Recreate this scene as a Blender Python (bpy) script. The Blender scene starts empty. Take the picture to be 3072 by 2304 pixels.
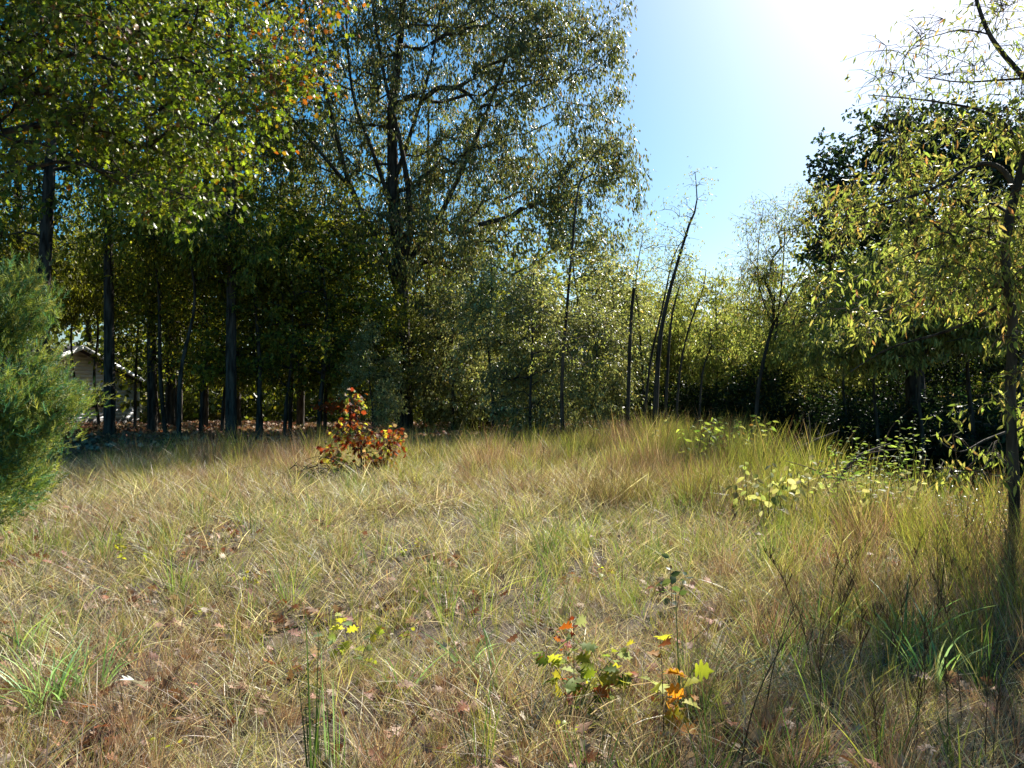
import bpy, math
import numpy as np
from mathutils import Vector, Matrix

# ------------------------------------------------------------------ camera, sky, sun, exposure
SC = bpy.context.scene
COL = SC.collection
EYE = 1.55
FPX = 788.0                      # focal length in pixels of a 1024 wide picture
cd = bpy.data.cameras.new('camera')
cam = bpy.data.objects.new('camera', cd); COL.objects.link(cam)
cam.location = (0, 0, EYE); cam.rotation_euler = (math.pi/2, 0, 0)
cd.sensor_width = 36; cd.lens = 36*FPX/1024
cd.shift_y = 14/1024
cd.clip_start = 0.05; cd.clip_end = 1500
SC.camera = cam

SUN_AZ, SUN_EL = math.radians(33), math.radians(39)
S = Vector((math.sin(SUN_AZ)*math.cos(SUN_EL), math.cos(SUN_AZ)*math.cos(SUN_EL), math.sin(SUN_EL)))
w = bpy.data.worlds.new('World'); SC.world = w; w.use_nodes = True
nt = w.node_tree
for n in list(nt.nodes): nt.nodes.remove(n)
sky = nt.nodes.new('ShaderNodeTexSky'); sky.sky_type = 'NISHITA'; sky.sun_disc = False
sky.sun_elevation = SUN_EL; sky.sun_rotation = SUN_AZ
sky.air_density = 1.0; sky.dust_density = 1.2; sky.ozone_density = 3.0
bg = nt.nodes.new('ShaderNodeBackground'); bg.inputs['Strength'].default_value = 0.05
wo = nt.nodes.new('ShaderNodeOutputWorld')
hs = nt.nodes.new('ShaderNodeHueSaturation'); hs.inputs['Saturation'].default_value = 1.6; hs.inputs['Hue'].default_value = 0.484
nt.links.new(sky.outputs[0], hs.inputs['Color']); nt.links.new(hs.outputs[0], bg.inputs[0]); nt.links.new(bg.outputs[0], wo.inputs[0])
sd = bpy.data.lights.new('sun', 'SUN'); sd.energy = 5.0; sd.angle = math.radians(0.5); sd.color = (1.0, 0.95, 0.86)
so = bpy.data.objects.new('sun', sd); COL.objects.link(so)
so.rotation_euler = (-S).to_track_quat('-Z', 'Y').to_euler(); so.location = (30, 30, 40)
SC.view_settings.view_transform = 'Standard'; SC.view_settings.look = 'None'
SC.view_settings.gamma = 1; SC.view_settings.use_curve_mapping = False
SC.view_settings.exposure = 1.52
SC.render.engine = 'CYCLES'
cy = SC.cycles
cy.max_bounces = 6; cy.diffuse_bounces = 3; cy.glossy_bounces = 2; cy.transmission_bounces = 4
cy.transparent_max_bounces = 4; cy.caustics_reflective = False; cy.caustics_refractive = False

R = np.random.default_rng(11)

# ------------------------------------------------------------------ numeric helpers
def _hash(ix, iy, iz, seed):
    h = (ix*374761393 + iy*668265263 + iz*2147483647 + seed*1274126177) & 0xffffffff
    h = ((h ^ (h >> 13))*1274126177) & 0xffffffff
    return ((h ^ (h >> 16)) & 0xffff)/65535.0
def vnoise(x, y, z=0.0, seed=0):
    x = np.asarray(x, float); y = np.asarray(y, float); z = np.zeros_like(x)+z
    ix = np.floor(x).astype(np.int64); iy = np.floor(y).astype(np.int64); iz = np.floor(z).astype(np.int64)
    fx, fy, fz = x-ix, y-iy, z-iz
    fx = fx*fx*(3-2*fx); fy = fy*fy*(3-2*fy); fz = fz*fz*(3-2*fz)
    r = 0
    for a in (0, 1):
        for b in (0, 1):
            for c in (0, 1):
                r = r + _hash(ix+a, iy+b, iz+c, seed)*(fx if a else 1-fx)*(fy if b else 1-fy)*(fz if c else 1-fz)
    return r
def sstep(a, b, x):
    t = np.clip((np.asarray(x, float)-a)/(b-a), 0, 1); return t*t*(3-2*t)
def height(x, y):
    x = np.asarray(x, float); y = np.asarray(y, float)
    h = 0.16*(vnoise(x*0.35, y*0.35, 0, 3)-0.5) + 0.07*(vnoise(x*1.3, y*1.3, 0, 4)-0.5) + 0.35*(vnoise(x*0.06, y*0.06, 0, 5)-0.5)
    edge = 5.6 + 0.9*np.sin(y*0.3) + 0.10*np.maximum(10-y, 0)**1.3 + 0.05*np.maximum(y-18, 0)
    drop = sstep(0.2, 4.0, x-edge)*sstep(6.5, 10, y)*sstep(60, 40, y)
    return h - 1.7*drop
def hz(x, y): return float(height(x, y))
def P(px, py, Y): return np.array(((px-512)/FPX*Y, Y, EYE+(398-py)/FPX*Y))
def G(px, Y):
    x = (px-512)/FPX*Y; return np.array((x, Y, hz(x, Y)))
def nrm(v): return v/np.maximum(np.linalg.norm(v, axis=-1, keepdims=True), 1e-9)

# ------------------------------------------------------------------ mesh helpers
def mk_mesh(name, V, faces, col=None, smooth=False, mats=()):
    """faces: list of (M,k) int arrays"""
    me = bpy.data.meshes.new(name)
    V = np.ascontiguousarray(V, np.float32)
    me.vertices.add(len(V)); me.vertices.foreach_set('co', V.ravel())
    tot = np.concatenate([np.full(len(f), f.shape[1], np.int32) for f in faces])
    idx = np.concatenate([np.asarray(f, np.int32).ravel() for f in faces])
    me.loops.add(len(idx)); me.loops.foreach_set('vertex_index', idx)
    me.polygons.add(len(tot))
    st = np.concatenate([[0], np.cumsum(tot)[:-1]]).astype(np.int32)
    me.polygons.foreach_set('loop_start', st); me.polygons.foreach_set('loop_total', tot)
    if smooth: me.polygons.foreach_set('use_smooth', np.ones(len(tot), bool))
    if col is not None:
        a = me.color_attributes.new('tone', 'FLOAT_COLOR', 'POINT')
        c4 = np.ones((len(V), 4), np.float32); c4[:, :3] = col
        a.data.foreach_set('color', c4.ravel())
    for m in mats: me.materials.append(m)
    me.update(calc_edges=True)
    return me
def link(name, data, parent=None, kind=None, loc=None):
    o = bpy.data.objects.new(name, data); COL.objects.link(o)
    if parent is not None: o.parent = parent
    if loc is not None: o.location = loc
    if kind: o['kind'] = kind
    return o
def thing(name, label, cat, loc, group=None, rz=0, s=1):
    o = bpy.data.objects.new(name, None); COL.objects.link(o)
    o.empty_display_size = 0.2
    o.location = loc; o.rotation_euler = (0, 0, rz); o.scale = (s, s, s)
    o['label'] = label; o['category'] = cat
    if group: o['group'] = group
    return o

class Tubes:
    def __init__(s): s.V = []; s.F = []; s.n = 0; s.T = []
    def add(s, pts, rad, k=5, rough=0.0):
        pts = np.asarray(pts, float); rad = np.asarray(rad, float)
        if np.ndim(rad) == 0: rad = np.full(len(pts), float(rad))
        n = len(pts)
        t = np.empty_like(pts); t[1:-1] = pts[2:]-pts[:-2]; t[0] = pts[1]-pts[0]; t[-1] = pts[-1]-pts[-2]
        t = nrm(t)
        ref = np.array((0.13, 0.97, 0.05)) if abs(t[:, 2]).mean() > 0.5 else np.array((0.05, 0.1, 1.0))
        a = nrm(np.cross(t, ref)); b = np.cross(t, a)
        ang = np.arange(k)*2*math.pi/k
        rr = rad[:, None]*np.ones(k)[None]
        if rough: rr = rr*(1+rough*(R.random((n, k))-0.5))
        ring = pts[:, None, :]+rr[..., None]*(np.cos(ang)[None, :, None]*a[:, None]+np.sin(ang)[None, :, None]*b[:, None])
        s.V.append(ring.reshape(-1, 3))
        i = np.arange(n-1)[:, None]*k; j = np.arange(k)[None]; j2 = (j+1) % k
        s.F.append((np.stack([i+j, i+j2, i+k+j2, i+k+j], -1).reshape(-1, 4))+s.n)
        s.n += n*k
    def mesh(s, name, mat):
        return mk_mesh(name, np.concatenate(s.V), [np.concatenate(s.F)], smooth=True, mats=[mat])

# leaf templates (x across, y along, z off the blade)
def T_diamond(w=0.26, f=0.06): return np.array([(0, 0, 0), (-w, .45, f), (0, 1, -0.05), (w, .45, f)]), [np.array([(0, 1, 2), (0, 2, 3)])]
def T_lance(w=0.11, c=0.2):
    return np.array([(0, 0, 0), (-w, .33, .03), (-w*.8, .66, -.06*c*4), (0, 1, -c), (w*.8, .66, -.06*c*4), (w, .33, .03)]), \
        [np.array([(0, 1, 5), (2, 3, 4)]), np.array([(1, 2, 4, 5)])]
def T_oak(wide=1.0, curl=0.15):
    o = [(0.015, 0.0), (0.07, .16), (.24, .22), (.27, .30), (.12, .37), (.34, .46), (.40, .56), (.17, .60), (.30, .74), (.27, .80), (.11, .80), (0.0, 1.0)]
    o = [(x*wide, y) for x, y in o]
    V = []; m = []
    for x, y in o: V.append((0, y, -curl*y*y))
    for x, y in o[:-1]: V.append((x, y, 0.25*x-curl*y*y))
    for x, y in o[:-1]: V.append((-x, y, 0.25*x-curl*y*y))
    n = len(o); q = []; t = []
    for i in range(n-2):
        q.append((i, n+i, n+i+1, i+1)); q.append((i, i+1, 2*n-1+i+1, 2*n-1+i))
    t.append((n-2, 2*n-2, n-1)); t.append((n-2, n-1, 3*n-3))
    return np.array(V, float), [np.array(t), np.array(q)]
def T_oval(w=0.3, curl=0.12):
    ys = [0, .12, .35, .6, .85, 1.0]; ws = [0.01, .55, 1, .95, .5, 0]
    V = [(0, y, -curl*y*y) for y in ys]; n = len(ys)
    V += [(w*a, y, .2*w*a-curl*y*y) for y, a in zip(ys[:-1], ws)]
    V += [(-w*a, y, .2*w*a-curl*y*y) for y, a in zip(ys[:-1], ws)]
    q = []
    for i in range(n-2):
        q.append((i, n+i, n+i+1, i+1)); q.append((i, i+1, 2*n-1+i+1, 2*n-1+i))
    return np.array(V, float), [np.array([(n-2, 2*n-2, n-1), (n-2, n-1, 3*n-3)]), np.array(q)]
def T_plume():
    V = []; F = []
    rr = np.random.default_rng(5)
    for i in range(11):
        y = i/11; side = -1 if i % 2 else 1
        a = np.array((0, y*.8, 0)); L = 0.42*(1-y*.6)
        d = np.array((side*.62, .75, rr.uniform(-.5, .5))); d /= np.linalg.norm(d)
        pw = np.array((.0, .0, .028)) if i % 3 else np.array((.02, -.02, .0))
        b = len(V); V += [a-pw, a+pw+np.array((.018, -.018, 0)), a+d*L]; F.append((b, b+1, b+2))
    b = len(V); V += [(-.012, 0, 0), (.012, 0, 0), (0, 1, 0)]; F.append((b, b+1, b+2))
    return np.array(V, float), [np.array(F)]

def place(tmpl, Pn, D, N, size, col, name, mat):
    """one mesh from a template repeated at points"""
    TV, TF = tmpl; n = len(Pn); k = len(TV)
    D = nrm(D); B = nrm(np.cross(D, N)); N = np.cross(B, D)
    V = Pn[:, None]+size[:, None, None]*(TV[None, :, 0:1]*B[:, None]+TV[None, :, 1:2]*D[:, None]+TV[None, :, 2:3]*N[:, None])
    faces = [(f[None]+(np.arange(n)*k)[:, None, None]).reshape(-1, f.shape[1]) for f in TF]
    return mk_mesh(name, V.reshape(-1, 3), faces, col=np.repeat(col, k, 0), mats=[mat])

def pal(n, cols, wts, jit=0.18, rng=None):
    rng = rng or R
    cols = np.array(cols, float); wts = np.array(wts, float); wts /= wts.sum()
    c = cols[rng.choice(len(cols), n, p=wts)]
    return np.clip(c*(1+jit*rng.standard_normal((n, 1)))*(1+0.06*rng.standard_normal((n, 3))), 0.004, 0.9)

def ell_points(K, ells, gap=0.0, gscale=0.6, hollow=0.5, seed=1):
    """points inside ellipsoids (c, r), with noise gaps"""
    out = []
    vol = np.array([np.prod(e[1])**0.8 for e in ells]); vol /= vol.sum()
    for (c, r), v in zip(ells, vol):
        n = int(K*v)+1; got = []
        tries = 0; cnt = 0
        while cnt < n and tries < 30:
            d = nrm(R.standard_normal((n*3, 3))); rad = R.random((n*3, 1))**(1/3*hollow)
            p = np.array(c)+d*rad*np.array(r)
            if gap > 0: p = p[vnoise(p[:, 0]*gscale, p[:, 1]*gscale, p[:, 2]*gscale, seed) > gap]
            got.append(p); cnt += len(p); tries += 1
        out.append(np.concatenate(got)[:n])
    return np.concatenate(out)

def grow(trunk, trad, centers, tub, step=0.5, rtip=0.006, lift=0.12, k=5, up_pref=0.5, start=0.25, rpow=0.5, wob=0.06):
    """connect every foliage centre to the growing skeleton, then build tapered limbs"""
    trunk = np.asarray(trunk, float)
    seg = np.linalg.norm(np.diff(trunk, axis=0), axis=1); L = np.concatenate([[0], np.cumsum(seg)])
    n = max(6, int(L[-1]/0.35)); tt = np.linspace(0, L[-1], n)
    tp = np.stack([np.interp(tt, L, trunk[:, i]) for i in range(3)], 1)
    tr = np.interp(tt, L, np.asarray(trad, float))
    mx = n + len(centers)*12
    pos = np.zeros((mx, 3)); par = np.full(mx, -1); wt = np.zeros(mx); ok = np.zeros(mx, bool); plen = np.zeros(mx)
    pos[:n] = tp; par[1:n] = np.arange(n-1); ok[:n] = tt > start*L[-1]; plen[:n] = 0
    dT = np.min(np.linalg.norm(centers[:, None]-tp[None, ::2], axis=2), axis=1)
    order = np.argsort(dT + 0.25*R.random(len(centers))*dT.max())
    N = n; chains = []
    for ci in order:
        c = centers[ci]
        d = c-pos[:N]; dist = np.linalg.norm(d, axis=1)
        cost = dist*(1+up_pref*np.clip(-d[:, 2]/np.maximum(dist, .01), 0, 1)) + 0.25*plen[:N]
        cost[~ok[:N]] = 1e9
        b = int(np.argmin(cost)); a = pos[b]; dl = dist[b]
        m = int(min(10, max(2, round(dl/step))))
        t = np.linspace(0, 1, m+1)[1:, None]
        q = a+(c-a)*t
        q[:, 2] += lift*dl*np.sin(t[:, 0]*math.pi)*1.0
        q[:-1] += R.standard_normal((m-1, 3))*wob*dl/m*2
        ids = np.arange(N, N+m)
        pos[ids] = q; par[ids] = np.concatenate([[b], ids[:-1]]); ok[ids] = True
        plen[ids] = plen[b]+dl*t[:, 0]
        wt[ids[-1]] += 1
        chains.append((b, ids)); N += m
    for i in range(N-1, n-1, -1): wt[par[i]] += wt[i]
    rad = rtip*np.maximum(wt[:N], 0.6)**rpow
    tub.add(tp, tr, k=max(k+3, 8), rough=0.10)
    for b, ids in chains:
        r0 = min(rad[ids[0]]*1.15, tr[b]*0.8 if b < n else rad[b])
        rr = np.concatenate([[r0], np.minimum(rad[ids], r0)]); rr[-1] = min(rr[-1], rtip*.6)
        big = r0 > rtip*4
        tub.add(np.vstack([pos[b], pos[ids]]), rr, k=k if big else 3)
    return pos[:N]

def leaves(centers, n, spread, size, droop=0.3, flat=0.6, palette=None, outw=None, cvar=0.25, twigs=6, tw_len=0.45, tubs=None, upn=0.5, jit=.18, srange=(.7, 1.25)):
    """leaf positions, axes, normals, sizes, colours round the foliage centres, on short twigs"""
    K = len(centers)
    ctr = centers.mean(0)
    cen = np.repeat(centers, twigs, 0)
    td = nrm(R.standard_normal((K*twigs, 3))*np.array((1, 1, flat)) + 0.5*nrm(cen-ctr) + np.array((0, 0, -droop*.5)))
    tl = tw_len*R.uniform(.5, 1.3, (K*twigs, 1))
    base = cen+R.standard_normal(cen.shape)*spread*np.array((1, 1, flat))*0.6
    if tubs is not None:
        m = len(cen)
        for i in range(m):
            e = base[i]+td[i]*tl[i]; mid = (cen[i]+e)/2+(0, 0, .04)
            tubs.add(np.array([cen[i], mid, e]), (0.004, 0.003, 0.0015), k=3)
        base0 = cen
    per = max(1, n//twigs)
    t = R.uniform(0.1, 1.0, (len(cen), per, 1))
    p = base[:, None]+td[:, None]*tl[:, None]*t + R.standard_normal((len(cen), per, 3))*spread*0.22
    d = td[:, None]*0.6 + R.standard_normal((len(cen), per, 3))*0.55*np.array((1, 1, .6)) + np.array((0, 0, -1.0))*droop*1.6
    p = p.reshape(-1, 3); d = nrm(d.reshape(-1, 3)); N = len(p)
    nn = nrm(R.standard_normal((N, 3))+np.array((0, 0, upn*2)))
    sz = size*R.uniform(srange[0], srange[1], N)
    cols, wts = palette
    c = pal(N, cols, wts, jit)
    cl = np.repeat(np.repeat(1+cvar*(R.random(K)-.5)*2, twigs), per)[:, None]
    return p, d, nn, sz, np.clip(c*cl, .004, .9)

# ------------------------------------------------------------------ materials
def leaf_mat(name, rough=0.38, trans=0.35, spec=0.5, tcol=(1.5, 1.55, 0.6)):
    m = bpy.data.materials.new(name); m.use_nodes = True; t = m.node_tree
    for n in list(t.nodes): t.nodes.remove(n)
    at = t.nodes.new('ShaderNodeAttribute'); at.attribute_name = 'tone'
    ob = t.nodes.new('ShaderNodeObjectInfo')
    mr = t.nodes.new('ShaderNodeMapRange'); mr.inputs[3].default_value = 0.8; mr.inputs[4].default_value = 1.2
    t.links.new(ob.outputs['Random'], mr.inputs[0])
    vm = t.nodes.new('ShaderNodeVectorMath'); vm.operation = 'SCALE'
    t.links.new(at.outputs['Color'], vm.inputs[0]); t.links.new(mr.outputs[0], vm.inputs['Scale'])
    pb = t.nodes.new('ShaderNodeBsdfPrincipled'); pb.inputs['Roughness'].default_value = rough
    pb.inputs['Specular IOR Level'].default_value = spec
    t.links.new(vm.outputs[0], pb.inputs['Base Color'])
    tm = t.nodes.new('ShaderNodeVectorMath'); tm.operation = 'MULTIPLY'; tm.inputs[1].default_value = tcol
    t.links.new(vm.outputs[0], tm.inputs[0])
    tr = t.nodes.new('ShaderNodeBsdfTranslucent'); t.links.new(tm.outputs[0], tr.inputs[0])
    mx = t.nodes.new('ShaderNodeMixShader'); mx.inputs[0].default_value = trans
    t.links.new(pb.outputs[0], mx.inputs[1]); t.links.new(tr.outputs[0], mx.inputs[2])
    out = t.nodes.new('ShaderNodeOutputMaterial'); t.links.new(mx.outputs[0], out.inputs[0])
    return m
def bark_mat(name, c1, c2, scale=9, bump=0.6, rough=0.9):
    m = bpy.data.materials.new(name); m.use_nodes = True; t = m.node_tree; pb = t.nodes['Principled BSDF']
    tc = t.nodes.new('ShaderNodeTexCoord'); mp = t.nodes.new('ShaderNodeMapping'); mp.inputs['Scale'].default_value = (scale, scale, scale*.18)
    nz = t.nodes.new('ShaderNodeTexNoise'); nz.inputs['Detail'].default_value = 5; nz.inputs['Scale'].default_value = 1.6
    cr = t.nodes.new('ShaderNodeValToRGB'); cr.color_ramp.elements[0].color = (*c1, 1); cr.color_ramp.elements[1].color = (*c2, 1)
    cr.color_ramp.elements[0].position = .35; cr.color_ramp.elements[1].position = .65
    bp = t.nodes.new('ShaderNodeBump'); bp.inputs['Strength'].default_value = bump; bp.inputs['Distance'].default_value = 0.03
    t.links.new(tc.outputs['Object'], mp.inputs[0]); t.links.new(mp.outputs[0], nz.inputs[0]); t.links.new(nz.outputs[0], cr.inputs[0])
    t.links.new(cr.outputs[0], pb.inputs['Base Color']); t.links.new(nz.outputs[0], bp.inputs['Height']); t.links.new(bp.outputs[0], pb.inputs['Normal'])
    pb.inputs['Roughness'].default_value = rough; pb.inputs['Specular IOR Level'].default_value = .12
    return m
def flat_mat(name, c, rough=0.7, var=0.25, scale=3.0):
    m = bpy.data.materials.new(name); m.use_nodes = True; t = m.node_tree; pb = t.nodes['Principled BSDF']
    tc = t.nodes.new('ShaderNodeTexCoord'); nz = t.nodes.new('ShaderNodeTexNoise'); nz.inputs['Scale'].default_value = scale; nz.inputs['Detail'].default_value = 6
    mx = t.nodes.new('ShaderNodeMix'); mx.data_type = 'RGBA'
    mx.inputs[6].default_value = (*[v*(1-var) for v in c], 1); mx.inputs[7].default_value = (*[min(1, v*(1+var)) for v in c], 1)
    t.links.new(tc.outputs['Object'], nz.inputs[0]); t.links.new(nz.outputs[0], mx.inputs[0]); t.links.new(mx.outputs[2], pb.inputs['Base Color'])
    pb.inputs['Roughness'].default_value = rough
    return m
M_glossy = leaf_mat('glossy_leaf', .42, .42, .4)
M_shade = leaf_mat('wood_leaf', .45, .45, .22)
M_plant = leaf_mat('herb_leaf', .6, .5, .2, (1.35, 1.35, .85))
M_leaf = leaf_mat('leaf', .45, .42, .4)
M_thin = leaf_mat('thin_leaf', .48, .46, .35, (1.4, 1.4, .85))
M_needle = leaf_mat('needle', .6, .30, .25, (1.3, 1.3, .7))
M_grass = leaf_mat('grass_blade', .48, .34, .36, (1.3, 1.2, .8))
M_silver = leaf_mat('silvery_leaf', .42, .40, .5, (1.4, 1.4, .8))
M_dead = leaf_mat('dead_leaf', .65, .2, .25, (1.2, 1.0, .7))
M_bark = bark_mat('bark', (.02, .016, .013), (.10, .085, .07), 7, 1.0)
M_bark2 = bark_mat('smooth_bark', (.022, .018, .015), (.075, .066, .058), 6, .3)
M_twig = bark_mat('twig', (.05, .035, .025), (.12, .09, .07), 14, .2)
M_stalk = bark_mat('dry_stalk', (.07, .035, .02), (.16, .10, .055), 20, .1)

# ------------------------------------------------------------------ ground
def ground_material():
    m = bpy.data.materials.new('soil_and_leaf_litter'); m.use_nodes = True; t = m.node_tree; pb = t.nodes['Principled BSDF']
    tc = t.nodes.new('ShaderNodeTexCoord')
    n1 = t.nodes.new('ShaderNodeTexNoise'); n1.inputs['Scale'].default_value = 0.8; n1.inputs['Detail'].default_value = 8
    n2 = t.nodes.new('ShaderNodeTexVoronoi'); n2.inputs['Scale'].default_value = 14
    n3 = t.nodes.new('ShaderNodeTexNoise'); n3.inputs['Scale'].default_value = 40; n3.inputs['Detail'].default_value = 6
    for n in (n1, n2, n3): t.links.new(tc.outputs['Object'], n.inputs[0])
    cr = t.nodes.new('ShaderNodeValToRGB'); e = cr.color_ramp.elements
    e[0].color = (.03, .02, .014, 1); e[1].color = (.10, .07, .045, 1); e[0].position = .3; e[1].position = .7
    x = cr.color_ramp.elements.new(.5); x.color = (.06, .04, .025, 1)
    cr2 = t.nodes.new('ShaderNodeValToRGB'); e = cr2.color_ramp.elements
    e[0].color = (.035, .02, .014, 1); e[1].color = (.12, .085, .055, 1)
    mx = t.nodes.new('ShaderNodeMix'); mx.data_type = 'RGBA'; mx.inputs[0].default_value = .5
    sp = t.nodes.new('ShaderNodeSeparateColor'); t.links.new(n2.outputs['Color'], sp.inputs[0]); t.links.new(sp.outputs[0], cr2.inputs[0])
    t.links.new(n1.outputs[0], cr.inputs[0]); t.links.new(cr.outputs[0], mx.inputs[6]); t.links.new(cr2.outputs[0], mx.inputs[7])
    t.links.new(mx.outputs[2], pb.inputs['Base Color']); pb.inputs['Roughness'].default_value = 1
    bp = t.nodes.new('ShaderNodeBump'); bp.inputs['Strength'].default_value = .8; bp.inputs['Distance'].default_value = .03
    t.links.new(n3.outputs[0], bp.inputs['Height']); t.links.new(bp.outputs[0], pb.inputs['Normal'])
    return m
def axis(lo, a, b, hi, d):
    f = np.arange(a, b+1e-6, d)
    l = a-np.geomspace(d, a-lo, 28)[::-1]; h = b+np.geomspace(d, hi-b, 28)
    return np.concatenate([l, f, h])
xs = axis(-600, -22, 24, 600, .3); ys = axis(-600, -4, 46, 600, .3)
XX, YY = np.meshgrid(xs, ys, indexing='xy'); ZZ = height(XX, YY)
nx, ny = len(xs), len(ys)
i = np.arange(ny-1)[:, None]*nx+np.arange(nx-1)[None]
gf = np.stack([i, i+1, i+nx+1, i+nx], -1).reshape(-1, 4)
gm = mk_mesh('ground', np.stack([XX.ravel(), YY.ravel(), ZZ.ravel()], 1), [gf], smooth=True, mats=[ground_material()])
link('ground', gm, kind='structure')

# ------------------------------------------------------------------ palettes (base colours)
OAK = ([(.07, .11, .015), (.12, .17, .02), (.18, .22, .03), (.25, .25, .03), (.26, .13, .015), (.22, .06, .015)], [3, 4, 3, 1.5, .35, .12])
OAK_AUT = ([(.07, .11, .015), (.16, .17, .02), (.30, .17, .02), (.26, .08, .015), (.15, .04, .012)], [1.2, 2, 2.4, 1.6, .8])
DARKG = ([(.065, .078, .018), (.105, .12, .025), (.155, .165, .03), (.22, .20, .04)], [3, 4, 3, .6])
UNDG = ([(.10, .11, .022), (.165, .175, .03), (.24, .24, .04), (.32, .28, .05)], [3, 4, 3, .8])
CENTR = ([(.08, .095, .035), (.12, .135, .05), (.17, .17, .065), (.20, .16, .07), (.24, .12, .04)], [3, 4, 3, .8, .15])
SILV = ([(.17, .18, .07), (.24, .25, .11), (.34, .35, .17), (.38, .31, .10)], [3, 4, 2, .3])
YGRN = ([(.16, .185, .05), (.23, .255, .07), (.31, .325, .10), (.36, .31, .11)], [3, 4, 3, .8])
WILL = ([(.15, .19, .04), (.22, .25, .06), (.30, .31, .09), (.38, .29, .10), (.34, .18, .07)], [3, 4, 3, 1.3, .45])
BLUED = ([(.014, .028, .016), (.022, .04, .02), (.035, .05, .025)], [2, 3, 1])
JUN = ([(.12, .18, .04), (.20, .23, .055), (.27, .29, .07), (.07, .17, .09)], [3, 2.5, 2, 3])

# ------------------------------------------------------------------ distant woods: a far-off mass
def distant():
    ps = []
    n = 6500
    a = R.uniform(math.radians(-62), math.radians(62), n)
    d = R.uniform(54, 82, n)
    x = d*np.sin(a); y = d*np.cos(a)
    px = x/y*FPX+512
    top = np.where(px < 560, 13.5, np.where(px < 800, 7.6, 15.0))
    top = np.where((px > 560) & (px < 640), 10, top)
    top = top*(0.75+0.5*vnoise(a*14, d*0.05, 0, 9))
    z = R.random(n)**1.15*top
    c = np.stack([x, y, z], 1)
    m = 3600; a2 = R.uniform(math.radians(-62), math.radians(62), m); d2 = R.uniform(49, 58, m)
    c = np.concatenate([c, np.stack([d2*np.sin(a2), d2*np.cos(a2), R.uniform(-1.4, 4.2, m)], 1)])
    p, dd, nn, sz, col = leaves(c, 16, 1.3, .42, .3, .8, DARKG, twigs=4, tw_len=1.0, cvar=.4)
    me = place(T_diamond(.36), p, dd, nn, sz, col, 'distant_woods', M_leaf)
    o = link('distant_woods', me, kind='stuff')
    o['label'] = 'dark mass of far woodland closing the view behind all the trees'; o['category'] = 'woodland'
distant()

# ------------------------------------------------------------------ trees
def build_tree(name, label, loc, trunk, trad, ells, K, nleaf, size, pal_, mat, tmpl, group=None, gap=.35, spread=.45, droop=.3,
               twig=6, tw=.5, bark=None, start=.25, rtip=.008, step=.6, lift=.12, hollow=.5, k=5, seed=1, gscale=.6, cat='tree', recolor=None,
               up=.5, wob=.06, flat=.6, upn=.5, twigtubes=False, nparts=0, extra=None, cvar=.25, upref=.5, srange=(.7, 1.25)):
    loc = np.array(loc, float)
    t = thing(name, label, cat, loc, group)
    tub = Tubes()
    trunk = np.asarray(trunk, float)-loc
    cen = ell_points(K, [(np.array(c)-loc, r) for c, r in ells], gap, gscale, hollow, seed)
    grow(trunk, trad, cen, tub, step=step, rtip=rtip, lift=lift, k=k, start=start, wob=wob, up_pref=upref)
    if extra is not None:
        for pts, rd in extra: tub.add(np.asarray(pts, float)-loc, rd, k=6, rough=.06)
    tt = Tubes() if twigtubes else None
    p, d, nn, sz, col = leaves(cen, nleaf, spread, size, droop, flat, pal_, twigs=twig, tw_len=tw, tubs=tt, upn=upn, cvar=cvar, srange=srange)
    if recolor is not None: col = recolor(p+loc, col)
    ob = link('trunk', tub.mesh('trunk', bark or M_bark), t)
    if tt is not None: link('twigs', tt.mesh('twigs', M_twig), t)
    if nparts:
        q = p+loc; dist = np.linalg.norm(q-np.array((0, 0, EYE)), axis=1)
        ppx = q[:, 0]/q[:, 1]*FPX+512; ppy = 398-(q[:, 2]-EYE)/q[:, 1]*FPX
        dist[(ppx < 5) | (ppx > 1019) | (ppy < 5) | (ppy > 760)] += 1e3
        sel = np.argsort(dist)[:nparts]
        leaf_parts(t, tmpl, p[sel], d[sel], nn[sel], sz[sel], col[sel], mat)
        keep = np.ones(len(p), bool); keep[sel] = False
        p, d, nn, sz, col = p[keep], d[keep], nn[keep], sz[keep], col[keep]
    cr = link('crown', place(tmpl, p, d, nn, sz, col, 'crown', mat), t)
    if nparts: cr['kind'] = 'stuff'
    return t

_leafcache = {}
def leaf_parts(t, tmpl, p, d, nn, sz, col, mat):
    """single leaves as parts sharing a few meshes"""
    key = (len(tmpl[0]), round(float(tmpl[0][:, 0].max()), 3), round(float(tmpl[0][:, 2].min()), 3), mat.name)
    q = np.round(col/0.05).astype(int)
    for i in range(len(p)):
        kk = key+tuple(q[i])
        if kk not in _leafcache:
            _leafcache[kk] = mk_mesh('leaf', tmpl[0], tmpl[1], col=np.repeat(col[i][None], len(tmpl[0]), 0), mats=[mat])
        o = bpy.data.objects.new('leaf', _leafcache[kk]); COL.objects.link(o); o.parent = t
        D = Vector(d[i]).normalized(); B = D.cross(Vector(nn[i])).normalized(); N = B.cross(D); s = float(sz[i])
        m = Matrix((( B.x*s, D.x*s, N.x*s, p[i][0]), (B.y*s, D.y*s, N.y*s, p[i][1]), (B.z*s, D.z*s, N.z*s, p[i][2]), (0, 0, 0, 1)))
        o.matrix_local = m

def arc(*pts):
    """smooth polyline through points (Catmull-Rom)"""
    p = np.array([pts[0]]+list(pts)+[pts[-1]], float); out = []
    for i in range(1, len(p)-2):
        for t in np.linspace(0, 1, 5)[:-1]:
            a, b, c, d = p[i-1], p[i], p[i+1], p[i+2]
            out.append(.5*((2*b)+(c-a)*t+(2*a-5*b+4*c-d)*t*t+(3*b-a-3*c+d)*t**3))
    out.append(p[-2]); return np.array(out)

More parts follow.
